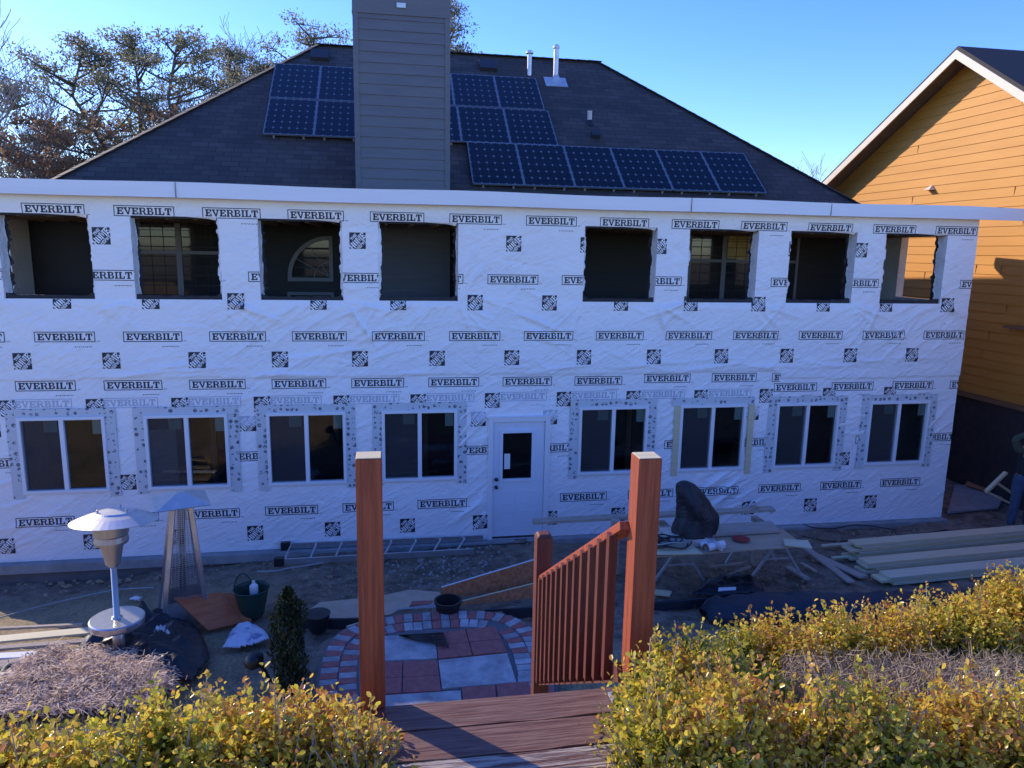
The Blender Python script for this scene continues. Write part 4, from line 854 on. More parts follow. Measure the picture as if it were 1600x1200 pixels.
# ------------------------------------------------------------------ things on the left
def board(a, b, wd, th, m, name, label, cat, group=None, up=(0, 0, 1), bevel=.003):
    a, b = Vector(a), Vector(b); mb = MB(); mb.bar(a, b, wd, th, m, up=up); o = mb.build(name, None, origin=(a+b)/2, bevel=bevel); return tag(o, label, cat, group)
G = 'loose boards on the ground at the left'
LB = [((-40, 1003), (262, 974), 'pinegreen', .16, 'flat greenish board lying furthest back behind the tarp, the longest of the loose boards'),
      ((-40, 984), (130, 976), 'greywood', .05, 'thin stick lying just behind the loose boards at far left'),
      ((-40, 1028), (150, 1018), 'fascia', .12, 'white painted board among the loose boards, ending at the black tarp'),
      ((-40, 1016), (140, 1001), 'greywood', .09, 'narrow grey board between the longest board and the white one'),
      ((-40, 1044), (90, 1026), 'greywood', .14, 'weathered board lying in front of the white painted board'),
      ((-40, 1062), (80, 1050), 'pinegreen', .15, 'nearest greenish board of the loose boards, touching the straw mats'),
      ((-40, 1078), (40, 1070), 'greywood', .10, 'short grey board poking out beside the straw mats')]
for i, (a, b, m, wd, lb) in enumerate(LB): board(gp(*a, .05+.018*(i % 3)), gp(*b, .05+.018*((i+1) % 3)), wd, .03, m, 'loose_board', lb, 'board', G)
def blob(name, pts, h, m, label, cat, seed, nx=46, ny=34, rough=.5, group=None):
    """crumpled sheet: an outline on the ground (pixels), heaved up with sharp folds"""
    P = [gp(*q) for q in pts]; poly = [(p.x, p.y) for p in P]; xs = [p[0] for p in poly]; ys = [p[1] for p in poly]; r = np.random.default_rng(seed)
    X, Y = np.meshgrid(np.linspace(min(xs), max(xs), nx), np.linspace(min(ys), max(ys), ny)); ins = np.zeros(X.shape, bool); dist = np.full(X.shape, 9.)
    n = len(poly)
    for i in range(n):
        (x1, y1), (x2, y2) = poly[i], poly[(i+1) % n]
        c = ((y1 > Y) != (y2 > Y)) & (X < (x2-x1)*(Y-y1)/((y2-y1) if abs(y2-y1) > 1e-9 else 1e-9)+x1); ins ^= c
        t = np.clip(((X-x1)*(x2-x1)+(Y-y1)*(y2-y1))/((x2-x1)**2+(y2-y1)**2+1e-9), 0, 1); dist = np.minimum(dist, np.hypot(X-x1-t*(x2-x1), Y-y1-t*(y2-y1)))
    Z = np.zeros(X.shape); R_ = max(max(xs)-min(xs), max(ys)-min(ys))
    for k in range(150):
        a = r.uniform(0, math.pi); xc, yc = r.uniform(min(xs), max(xs)), r.uniform(min(ys), max(ys)); u = (X-xc)*math.cos(a)+(Y-yc)*math.sin(a); v_ = -(X-xc)*math.sin(a)+(Y-yc)*math.cos(a); Z += r.uniform(.2, 1)*np.maximum(0, 1-np.abs(u)/(R_*r.uniform(.02, .09)))*np.exp(-(v_/(R_*r.uniform(.08, .25)))**2)
    Z = Z/Z.max(); body = np.clip(dist/(R_*.12), 0, 1)**.6; Zt = gz(X, Y)+.01+h*body*((1-rough)+rough*Z*1.5)
    idx = np.arange(X.size).reshape(X.shape); F = np.stack([idx[:-1, :-1], idx[:-1, 1:], idx[1:, 1:], idx[1:, :-1]], -1); k = ins[:-1, :-1] & ins[1:, 1:] & ins[:-1, 1:] & ins[1:, :-1]
    o = npmesh(name, np.stack([X, Y, Zt], -1).reshape(-1, 3), F[k], [m]); s = o.modifiers.new('s', 'SOLIDIFY'); s.thickness = .012; s.offset = -1
    return tag(o, label, cat, group)
blob('black_tarp', [(105, 1052), (130, 1000), (175, 985), (260, 960), (310, 985), (322, 1005), (330, 1030), (300, 1068), (240, 1072), (170, 1062)], .26, 'tarp', 'crumpled black tarp heaped below the two patio heaters', 'tarp', 3, 120, 90, .85)
blob('black_sheet', [(-40, 1085), (-40, 1052), (30, 1040), (62, 1052), (40, 1095)], .10, 'tarpblue', 'small black sheet half under the straw mats at the left edge', 'sheet', 4)
blob('white_bag', [(345, 1018), (362, 985), (385, 975), (412, 985), (424, 1000), (400, 1010), (370, 1016)], .10, 'whitebag', 'crumpled white plastic bag beside the leaning brown panel', 'plastic bag', 5, rough=.6)
blob('white_paper', [(236, 1000), (262, 995), (272, 1004), (250, 1010)], .2, 'white', 'scrap of white paper lying on the black tarp', 'paper', 6, 14, 10)
blob('paper_scrap', [(200, 938), (212, 932), (224, 934), (218, 940)], .02, 'white', 'pale scrap on the bare ground between the two heaters', 'paper', 8, 14, 10)
# straw mats: woven rolls with tufts
def mats():
    t = thing('straw_mats', gp(130, 1080), 'pile of shaggy straw matting tied with pale cord at the left', 'straw matting')
    vs, fs, lv = [], [], []; r = np.random.default_rng(12)
    rows_ = [((-30, 1115), (235, 1095), .10), ((-20, 1095), (260, 1085), .16), ((15, 1075), (262, 1078), .22), ((40, 1062), (240, 1068), .26), ((70, 1050), (200, 1058), .26)]
    for a, b_, h in rows_:
        A_, B_ = np.array(gp(*a)), np.array(gp(*b_)); n = 5200
        u = r.random(n); c = A_+(B_-A_)*u[:, None]+r.normal(0, 1, (n, 3))*[.05, .10, .0]; z = np.array(gz(c[:, 0], c[:, 1]))+(h+.03)*r.random(n)**.5*(.9+.14*np.sin(u*13+h*50)); c[:, 2] = z
        d = r.normal(0, 1, (n, 3))*[1, .7, .35]+[.6, -.2, -.1]; d /= np.linalg.norm(d, axis=1)[:, None]; L_ = r.uniform(.035, .10, n)[:, None]; wv = np.cross(d, [0, 0, 1.])*.006
        b0 = len(vs)//1
        quad = np.stack([c-wv, c+wv, c+d*L_+wv*.5-[0, 0, .02], c+d*L_-wv*.5-[0, 0, .02]], 1).reshape(-1, 3); vs.append(quad); lv.append(np.repeat(r.random(n), 4))
    V_ = np.concatenate(vs); F_ = np.arange(len(V_)).reshape(-1, 4); npmesh('straw', V_, F_, ['strawleaf'], t, ('lv', np.concatenate(lv)))
    mb = MB()
    for a, b_, h in rows_:
        A_, B_ = gp(*a), gp(*b_); pts = []
        for k in range(25):
            q = A_.lerp(B_, k/24); q.z = float(gz(q.x, q.y))+h*.45; pts.append(q)
        mb.tube(pts, [h*.38+.012*r.random() for k in range(25)], 'straw', 10)
        for k in range(1, 9):
            if h > .2: break
            q = A_.lerp(B_, k/9); q.z = float(gz(q.x, q.y)); d = (B_-A_).normalized(); rr_ = h*.5+.05; ring = [q+Vector((0, 0, h*.45))+Vector((-d.y, d.x, 0))*rr_*math.cos(w_)+Vector((0, 0, 1))*rr_*math.sin(w_) for w_ in np.linspace(.2, 3.0, 9)]
            mb.tube(ring, .005, 'cord', 5)
    mb.build('roll', t)
M['strawleaf'] = leafmat('straw_blades', [(0, (.42, .29, .20)), (.5, (.66, .50, .37)), (1, (.85, .70, .54))], .25, .7)
mats()
# leaning stained panels
def panel_quad(name, px4, label, m='orangeply', th=.02):
    (bl, br_, tr_, tl), dY = px4; B0, B1 = gp(*bl), gp(*br_); T0, T1 = Vector(on(*tl, Y=B0.y+dY)), Vector(on(*tr_, Y=B1.y+dY)); n = (B1-B0).cross(T0-B0).normalized()*th
    mb = MB(); mb.hexa([B0, B1, T1, T0, B0-n, B1-n, T1-n, T0-n], m); o = mb.build(name, None, origin=(B0+B1)/2, bevel=.003); return tag(o, label, 'panel', 'leaning brown panels')
panel_quad('leaning_panel', [((325, 985), (379, 972), (346, 925), (272, 934)), .30], 'wide orange-brown wooden panel leaning beside the pyramid heater')
panel_quad('leaning_panel', [((381, 973), (394, 970), (370, 927), (348, 926)), .34], 'narrow orange-brown panel leaning against the wide one, at its right')
p = gp(395, 962); t = thing('garden_tub', p, 'dark green tub behind the leaning panels with a white bottle on top', 'tub'); mb = MB(); mb.lathe([(.12, 0), (.145, .03), (.215, .36), (.235, .39), (.225, .40), (.205, .36), (.135, .06)], 'green', 22, p); mb.build('tub', t)
mb = MB(); pts = [p+Vector((-.21+.0*k, 0, .38))+Vector((.22*(1-math.cos(w_))*.5, 0, .22*math.sin(w_))) for k, w_ in enumerate(np.linspace(0, math.pi, 11))]; mb.tube(pts, .01, 'green', 6); mb.build('handle', t)
mb = MB(); mb.lathe([(.05, 0), (.055, .03), (.055, .12), (.02, .16), (.02, .19)], 'white', 14, p+Vector((.03, 0, .30))); tag(mb.build('white_bottle', None, origin=p), 'white plastic bottle sticking out of the dark green tub', 'bottle')
# ladder along the wall
t = thing('aluminium_ladder', (-.9, -.55, .05), 'aluminium ladder lying on the ground along the wrapped wall', 'ladder')
A1_, A2_ = on(437, 878, Z=.06), on(600, 869, Z=.06); B1_, B2_ = on(447, 853, Z=.06), on(612, 846, Z=.06); A1_, A2_, B1_, B2_ = map(Vector, (A1_, A2_, B1_, B2_))
for a, b in ((A1_, A2_), (B1_, B2_)): a = a+(a-b)*0; mb = MB(); mb.bar(a, b+(b-a)*.9, .03, .09, 'alu'); mb.build('rail', t)
for k in range(8): f = .04+k*.24; mb = MB(); mb.tube([A1_.lerp(A2_, f), B1_.lerp(B2_, f)], .018, 'alu', 8); mb.build('rung', t)
for a in (A1_, B1_): mb = MB(); mb.box(a.x-.08, a.x+.07, a.y-.05, a.y+.05, a.z-.06, a.z+.07, 'black'); mb.build('rubber_foot', t)
# columnar shrub, garden light, pots
def leaves(centres, size, r, up=.5, aspect=.55, fold=.25, ddir=None):
    n = len(centres); d = r.normal(0, 1, (n, 3)); d /= np.linalg.norm(d, axis=1)[:, None]; d = d+np.array([0, 0, up]) if ddir is None else ddir+d*.6; d /= np.linalg.norm(d, axis=1)[:, None]
    s = np.cross(d, r.normal(0, 1, (n, 3))); s /= np.linalg.norm(s, axis=1)[:, None]; nn = np.cross(d, s); L_ = (size*r.uniform(.5, 1.35, n))[:, None]; W_ = L_*aspect/2
    a = centres; tip = a+d*L_; m1 = a+d*L_*.32; m2 = a+d*L_*.74; v = np.stack([a, m1+s*W_*.9+nn*L_*fold*.3, m2+s*W_*.85+nn*L_*fold*.3, tip, m2-s*W_*.85+nn*L_*fold*.3, m1-s*W_*.9+nn*L_*fold*.3], 1).reshape(-1, 3)
    k = np.arange(n)[:, None]*6; f = np.concatenate([k+[0, 1, 2, 3], k+[0, 3, 4, 5]]); return v, f
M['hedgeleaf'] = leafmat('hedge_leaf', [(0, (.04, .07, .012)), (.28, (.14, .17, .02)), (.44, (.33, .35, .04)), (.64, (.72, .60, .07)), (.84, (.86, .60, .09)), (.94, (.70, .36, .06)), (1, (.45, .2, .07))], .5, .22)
M['shrubleaf'] = leafmat('shrub_leaf', [(0, (.02, .035, .018)), (.6, (.045, .07, .03)), (1, (.10, .13, .06))], .3, .3)
M['shrubsun'] = leafmat('sun_painted_leaf', [(0, (.25, .26, .08)), (1, (.5, .48, .2))], .3, .25)
p = gp(455, 1086); top = on(455, 922, Y=p.y)[2]; Hh = top-p.z; r = np.random.default_rng(21)
t = thing('columnar_shrub', p, 'narrow dark evergreen shrub with a tip coloured as if sunlit, left of the patio', 'shrub')
n = 4600; zf = r.random(n)**.85; prof = np.interp(zf, [0, .12, .45, .72, .86, .93, 1], [.11, .14, .165, .16, .12, .06, .015]); a = r.random(n)*2*math.pi; rad = prof*r.random(n)**.4*(1+.25*np.sin(a*3+zf*9)); c = np.stack([p.x+rad*np.cos(a), p.y+rad*np.sin(a), p.z+zf*Hh], -1)
v, f = leaves(c, .05, r, up=1.4, aspect=.38); npmesh('foliage', v, f, ['shrubleaf'], t, ('lv', np.repeat(r.random(n), 6)))
m_ = zf > .86; v, f = leaves(c[m_][:160], .035, r, up=1, aspect=.5); npmesh('painted_sun_tip', v, f, ['shrubsun'], t, ('lv', np.repeat(r.random(min(160, m_.sum())), 6)))  # paler leaf colour paints sunlight onto the shrub's tip
mb = MB(); mb.tube([p-Vector((0, 0, .1)), p+Vector((0, 0, Hh*.9))], [.025, .008], 'bark', 7); mb.build('trunk', t)
p = gp(432, 1085); hd = on(397, 1032, Y=p.y); t = thing('garden_spotlight', p, 'black ball-shaped garden light on a bent stake in front of the shrub', 'garden light')
mb = MB(); h_ = Vector(hd); mb.tube([p, p.lerp(h_, .5)+Vector((.03, 0, .0)), h_+Vector((.06, 0, -.04))], [.012, .014, .03], 'black', 8); mb.build('stake', t)
mb = MB(); mb.lathe([(.02, -.09), (.075, -.06), (.105, 0), (.09, .045), (.05, .075), (.01, .085)], 'black', 20, h_, Matrix.Rotation(math.radians(-30), 3, 'Y')); mb.build('lamp_head', t, smooth=True)
p = gp(700, 972); mb = MB(); mb.lathe([(.11, 0), (.125, .02), (.165, .27), (.18, .28), (.18, .31), (.155, .31), (.15, .26), (.1, .03)], 'black', 22, p); tag(mb.build('plastic_pot', None, origin=p), 'black plastic plant pot standing at the far edge of the patio', 'pot')
p = gp(497, 985); mb = MB(); mb.lathe([(.1, 0), (.11, .02), (.15, .2), (.16, .23), (.02, .25)], 'black', 16, p); tag(mb.build('dark_bucket', None, origin=p), 'dark upturned bucket tucked behind the narrow shrub', 'bucket')
# rake lying on the patio
a = Vector(on(624, 993, Z=PZ+.03)); b = Vector(on(692, 989, Z=PZ+.03)); c = Vector(on(700, 1011, Z=PZ+.03)); t = thing('plastic_rake', (a+b)/2, 'black fan rake head lying on the patio pavers', 'rake')
mb = MB()
for k in range(9): e = b.lerp(c, k/8); mb.bar(a, e, .012, .008, 'black')
mb.build('tine', t); t.children[0].name = 'tines'
mb = MB(); mb.bar(b, c, .02, .014, 'black'); mb.bar(a, b, .018, .014, 'black'); mb.build('head_bar', t)
# boards round the far edge of the patio
def flat(name, pts, z, th, m, label, cat, grp=None, dz=None):
    P = [Vector(gp(x, y_, z)) if dz is None else Vector(on(x, y_, Z=dz)) for x, y_ in pts]; n = len(P); mb = MB(); mb.add(P+[q-Vector((0, 0, th)) for q in P], [tuple(range(n))[::-1], tuple(range(n, 2*n))]+[(i, (i+1) % n, n+(i+1) % n, n+i) for i in range(n)], m); c = sum(P, Vector())/n
    return tag(mb.build(name, None, origin=c), label, cat, grp)
flat('kraft_sheet', [(483, 965), (610, 966), (690, 945), (688, 925), (640, 921), (590, 932), (500, 941), (484, 952)], .04, .012, 'sand', 'torn sheet of brown kraft paper on the soil behind the patio', 'paper sheet')
flat('wood_block', [(541, 978), (558, 985), (608, 976), (606, 963), (590, 963)], .07, .06, 'pine', 'pale wooden board end on the patio edge behind the left post', 'wood block')
flat('stepping_slab', [(614, 961), (683, 959), (681, 943), (621, 951)], .07, .06, 'pwhite', 'pale rectangular slab left of the black plant pot', 'slab')
flat('red_brick_scrap', [(640, 946), (672, 944), (676, 938), (644, 939)], .06, .05, 'pred', 'broken red paver lying behind the pale slab', 'paver')
for (x0, y0, x1, y1, lb) in ((690, 936, 833, 905, 'long upper particle board strip standing on edge behind the patio'), (716, 946, 833, 925, 'lower particle board strip leaning in front of the longer one')):
    up = .44 if y0 == 936 else .24; A_, B_ = gp(x0, y0), gp(x1+30, (y1+8) if y0 == 936 else y1+8); mb = MB(); hh = Vector((0, .05, up)); th = Vector((0, .02, 0)); l0 = .36 if y0 == 936 else .15
    mb.hexa([A_, B_, B_+th, A_+th, A_+hh*l0, B_+hh, B_+hh+th, A_+hh*l0+th], 'osb'); mb.bar(A_+hh*l0+th*.5+Vector((0, 0, .006)), B_+hh+th*.5+Vector((0, 0, .006)), .024, .008, 'white' if y0 == 936 else 'pine'); tag(mb.build('particle_board_strip', None, origin=A_), lb, 'board', 'particle board strips')  # pale cap paints the light caught along the top edge
def strip(name, pts, wd, th, m, label, cat, dz=.03):
    P = [gp(x, y_, dz) for x, y_ in pts]; mb = MB()
    for i in range(len(P)-1): mb.bar(P[i], P[i+1]+(P[i+1]-P[i])*.02, wd, th, m)
    return tag(mb.build(name, None, origin=P[0]), label, cat)
strip('lawn_edging', [(430, 972), (520, 975), (600, 972), (690, 966), (760, 960), (860, 955)], .03, .14, 'edging', 'black landscape edging running behind the patio', 'edging', .04)
strip('lawn_edging', [(1020, 948), (1060, 945), (1105, 940)], .05, .12, 'tarpblue', 'black edging end between the right post and the fabric roll', 'edging', .04)

# ------------------------------------------------------------------ work table on sawhorses
ZT_ = .80
TY0 = -2.75
def tz(x, y_): return Vector(on(x, y_, Z=ZT_))
tl_, tr2, nr, nl = tz(1000, 842), tz(1222, 828), tz(1258, 855), tz(985, 874)
t1 = thing('plywood_sheet', (tl_+nr)/2, 'plywood sheet lying across two sawhorses as a work table', 'plywood'); mb = MB(); up = Vector((0, 0, .02)); mb.hexa([nl, nr, tr2, tl_, nl+up, nr+up, tr2+up, tl_+up], 'ply'); mb.build('sheet', t1)
mb = MB(); a_, b_, c_, d_ = tz(1045, 864), tz(1248, 848), tz(1235, 838), tz(1042, 850)
flatlab = [((1000, 846), (1218, 832), (1205, 818), (1000, 828), 'greywood', .04, 'worn plywood offcut at the back of the work table'), ((1000, 868), (1098, 866), (1078, 850), (1000, 852), 'pine', .012, 'pale thin board on the left front of the work table'), ((1226, 853), (1269, 858), (1262, 846), (1224, 844), 'pinegreen', .02, 'small pale green offcut at the right end of the work table')]
for a, b, c, d, m, th, lb in flatlab:
    P = [Vector(on(x, y_, Z=ZT_+.023+.012)) for x, y_ in (a, b, c, d)]; u = Vector((0, 0, th)); mb = MB(); mb.hexa(P+[q+u for q in P], m); tag(mb.build('board_offcut', None, origin=P[0]), lb, 'board')
def sawhorse(xl, yb, lb):
    base_ = gp(xl, yb); t = thing('sawhorse', base_, lb, 'sawhorse', 'sawhorses under the work table'); Ytop0, Ytop1 = base_.y+.15, base_.y+1.0; X = base_.x
    mb = MB(); mb.bar((X+.2, Ytop0, ZT_-.045), (X+.2, Ytop1, ZT_-.045), .09, .08, 'greywood'); mb.build('top_beam', t)
    for s in (-.25, .62):
        for yy in (Ytop0+.02, Ytop1-.05):
            mb = MB(); mb.bar((X+.2, yy, ZT_-.06), (X+s, yy+(.0), float(gz(X, yy))-.02), .035, .03, 'galv', up=(0, 1, 0)); mb.build('leg', t)
    mb = MB(); mb.bar((X-.05, Ytop0+.02, .42), (X+.42, Ytop0+.02, .42), .02, .02, 'galv'); mb.build('brace', t)
sawhorse(1048, 920, 'metal-legged sawhorse holding the left end of the plywood'); sawhorse(1204, 910, 'metal-legged sawhorse holding the right end of the plywood')
# long board on blocks, in front of the wall
A_ = Vector(on(832, 815, Y=-1.45)); B_ = Vector(on(1216, 800, Y=-1.9)); z_ = (A_.z+B_.z)/2; board((A_.x, -1.45, A_.z), (B_.x, -1.75, B_.z), .16, .045, 'greywood', 'long_plank', 'long grey plank spanning from the door to beyond the bagged saw', 'plank')
for px_, lb in ((1186, 'post-like wooden block holding the right end of the long plank'), (962, 'wooden block under the long plank near the right post')):
    p_ = on(px_, 812, Y=-1.7); mb = MB(); mb.box(p_[0]-.06, p_[0]+.06, -1.78, -1.64, float(gz(p_[0], -1.7)), p_[2], 'greywood'); tag(mb.build('wood_support', None, origin=(p_[0], -1.7, 0)), lb, 'block')
board(Vector(on(1178, 790, Y=-1.75)), Vector(on(1206, 800, Y=-1.7)), .05, .03, 'greywood', 'short_stick', 'short stick lying across the right end of the long plank', 'stick')
# saw under a black bag
sw = Vector(on(1075, 842, Z=ZT_+.05)); tp = on(1062, 752, Y=sw.y); t = thing('bagged_saw', sw, 'bench saw wrapped in a black plastic bag standing on the work table', 'saw')
def bag():
    Ht_ = tp[2]-sw.z; n, k = 34, 28; r = np.random.default_rng(5); vs = []
    for i in range(n):
        f = i/(n-1); xc = sw.x+.02+np.interp(f, [0, .4, .75, 1], [.05, .10, -.02, -.13]); rx = np.interp(f, [0, .12, .45, .8, .95, 1], [.22, .33, .29, .20, .13, .05]); ry = rx*.8
        for j in range(k):
            a = 2*math.pi*j/k; w_ = 1+.07*math.sin(a*5+f*7)+.05*math.sin(a*9-f*5)+.05*math.sin(a*3+f*11)+.008*r.normal(); vs.append((xc+rx*w_*math.cos(a), sw.y+ry*w_*math.sin(a), sw.z+f*Ht_))
    fs = [(i*k+j, i*k+(j+1) % k, (i+1)*k+(j+1) % k, (i+1)*k+j) for i in range(n-1) for j in range(k)]+[tuple((n-1)*k+j for j in range(k))]
    mb = MB(); mb.add(vs, fs, 'bag'); mb.build('black_bag', t)
bag()
mb = MB(); mb.box(sw.x-.35, sw.x+.3, sw.y-.25, sw.y+.25, sw.z-.02, sw.z+.09, 'galv'); mb.bar(sw+Vector((.15, -.2, .1)), sw+Vector((.32, -.5, .03)), .07, .05, 'galv'); mb.build('saw_base', t)
mb = MB(); q = random.Random(9)
for k in range(9):
    pts = []; c0 = sw+Vector((-.38+.05*q.gauss(0, 1), -.22, 0)); ra_ = q.uniform(.1, .24)
    for i in range(26): a = i/25*6.5+k; pts.append(c0+Vector((ra_*math.cos(a)*1.2, ra_*.7*math.sin(a), .02+.02*k*.6+.02*math.sin(a*3+k))))
    mb.tube(pts, .011, 'blackcord' if k % 3 else 'cord', 5)
tag(mb.build('coiled_cord', None, origin=sw), 'tangle of black and pale extension cord beside the bagged saw', 'cord')
for (a, b, lb) in (((1093, 838), (1103, 855), 'short white roll standing askew at the foot of the bagged saw'), ((1104, 856), (1130, 850), 'longer white roll lying on the plywood beside the short one')):
    A_, B_ = Vector(on(*a, Z=ZT_+.08)), Vector(on(*b, Z=ZT_+.08)); mb = MB(); mb.tube([A_, B_], .055, 'white', 18, caps=False); mb.tube([A_, B_], .035, 'sand', 18, caps=False); tag(mb.build('paper_roll', None, origin=A_), lb, 'roll', 'white rolls on the work table')
p_ = Vector(on(1158, 842, Z=ZT_+.045)); mb = MB(); mb.lathe([(.12, 0), (.13, .006), (.09, .016), (.01, .02)], 'redcloth', 18, p_); tag(mb.build('red_disc', None, origin=p_), 'small red disc lying on the plywood table', 'disc')

# ------------------------------------------------------------------ lumber stack and fabric on the right
G = 'new boards stacked at the right'
def lum(px0, py0, nlay, yoff, lbls, th=.045, wd=.24, dy=0):
    A_ = gp(px0, py0); y0 = A_.y
    for k in range(nlay):
        o_ = .11*math.sin(k*2.3+px0); a = Vector((A_.x+o_, y0, A_.z+.03+th*k)); b = a+Vector((5.6, .33+dy, .02)); board(a, b, wd-.01*(k % 2), th-.004, 'pinegreen' if k % 2 == 0 else 'pine', 'lumber_board', lbls[k], 'board', G)
lum(1330, 872, 6, 0, ['bottom board of the rearmost lumber pile', 'second board up in the rearmost lumber pile', 'third board up in the rearmost lumber pile', 'fourth board up in the rearmost lumber pile', 'fifth board up, just under the top of the rearmost lumber pile', 'top board of the rearmost and highest lumber pile'])
lum(1350, 893, 4, 0, ['bottom board of the middle lumber pile', 'second board up in the middle lumber pile', 'third board up in the middle lumber pile', 'top board of the middle lumber pile'])
lum(1378, 911, 3, 0, ['bottom board of the front lumber pile', 'middle board of the front lumber pile', 'top board of the front lumber pile, nearest to the black fabric'])
G2_ = 'scrap boards between the work table and the lumber'
for a, b, m, wd, lb in (((1262, 858), (1330, 910), 'greywood', .12, 'grey board slanting from the table end toward the lumber'), ((1285, 853), (1350, 848), 'pinegreen', .08, 'pale strip touching the back of the lumber piles'), ((1232, 886), (1262, 905), 'greywood', .10, 'short grey offcut on the ground right of the right sawhorse'), ((1252, 880), (1275, 893), 'greywood', .05, 'thinner stick beside the short grey offcut'), ((1300, 872), (1345, 868), 'pinegreen', .06, 'thin pale strip at the left end of the lumber piles'), ((1275, 868), (1350, 902), 'greywood', .16, 'dark plank lying under the lumber ends'), ((1110, 886), (1160, 880), 'greywood', .05, 'thin stick under the work table, left of centre'), ((1140, 898), (1172, 885), 'greywood', .05, 'second thin stick under the work table, further right'), ((1022, 925), (1048, 928), 'pine', .14, 'pale board end poking out right of the right post')):
    board(gp(*a, .04), gp(*b, .05), wd, .03, m, 'scrap_board', lb, 'board', G2_)
blob('fabric_heap', [(1076, 932), (1105, 908), (1150, 900), (1188, 912), (1196, 928), (1130, 936)], .14, 'tarp', 'low heap of black fabric under the work table behind the long roll', 'fabric', 31, rough=.5)
flat('white_tag', [(1122, 923), (1150, 921), (1150, 917), (1123, 918)], .2, .01, 'white', 'small white label strip on the black fabric heap', 'label')
def roll():
    t = thing('fabric_roll', gp(1300, 955), 'long roll of dark blue-black landscape fabric behind the right hedge', 'fabric roll'); mb = MB()
    A_, B_ = gp(1100, 962), gp(1640, 952); n = 40; vs = []; K = 14; r = np.random.default_rng(4)
    for i in range(n):
        f = i/(n-1); c = A_.lerp(B_, f); c.z = float(gz(c.x, c.y)); rx = .24+.06*math.sin(f*5)+.03*r.normal(); h = .19+.10*math.sin(f*3.0)+.015*r.normal()
        if i == 0: rx *= .7; h *= .5
        for j in range(K): a = math.pi*j/(K-1); vs.append((c.x+.01*r.normal(), c.y-rx*math.cos(a)+.05*math.sin(f*9), c.z-.02+h*max(0,math.sin(a))**.6+.008*r.normal()))
    mb.add(vs, [(i*K+j, i*K+j+1, (i+1)*K+j+1, (i+1)*K+j) for i in range(n-1) for j in range(K-1)]+[tuple(range(K))], 'tarpblue'); mb.build('rolled_fabric', t, smooth=True)
roll()
# timber A-frame by the neighbour's wall
t = thing('timber_frame', on(1555, 775, Z=.1), 'pale triangular timber frame leaning near the dark foundation', 'timber frame')
for a, b in (((1541, 768), (1572, 738)), ((1541, 768), (1575, 785)), ((1558, 755), (1580, 770))):
    mb = MB(); A_ = Vector(on(*a, Y=-.3)); B_ = Vector(on(*b, Y=-.3)); mb.bar(A_, B_, .04, .08, 'pine', up=(0, 1, 0)); mb.build('timber', t)
flat('concrete_path', [(1480, 800), (1560, 792), (1570, 770), (1520, 757), (1492, 758)], .03, .04, 'conc', 'pale concrete slab between the wrapped corner and the neighbour wall', 'slab')
flat('plywood_offcut', [(1508, 757), (1545, 768), (1556, 760), (1512, 750)], .08, .02, 'osb', 'brown offcut lying against the dark foundation', 'board')
# cables along the wall
def cable(name, pts, r_, m, label, dz=.02):
    P = [gp(x, y_, dz) for x, y_ in pts]; Q = []
    for i in range(len(P)-1):
        for k in range(6):
            f = k/6; p0, p1, p2, p3 = P[max(i-1, 0)], P[i], P[i+1], P[min(i+2, len(P)-1)]
            Q.append(.5*((2*p1)+(p2-p0)*f+(2*p0-5*p1+4*p2-p3)*f*f+(3*p1-p0-3*p2+p3)*f**3))
    Q.append(P[-1]); mb = MB(); mb.tube(Q, r_, m, 6); return tag(mb.build(name, None, origin=P[0]), label, 'cable')
cable('garden_hose', [(402, 893), (430, 892), (450, 888), (470, 885), (500, 880), (520, 876)], .012, 'cord', 'pale hose snaking from the ladder toward the green tub')
cable('extension_cord', [(600, 878), (625, 868), (680, 858), (740, 853), (830, 848)], .009, 'blackcord', 'dark cord lying along the slab left of the door')
cable('extension_cord', [(1210, 818), (1240, 806), (1262, 822), (1300, 826), (1340, 820), (1400, 828)], .010, 'blackcord', 'black cord looping on the slab right of the plank')
cable('extension_cord', [(1255, 838), (1300, 846), (1350, 842), (1420, 836), (1480, 828)], .010, 'blackcord', 'black cord trailing behind the lumber piles')
cable('hose', [(0, 965), (60, 948), (120, 934), (180, 922), (240, 918)], .010, 'cord', 'thin pale hose crossing the bare ground at the left')
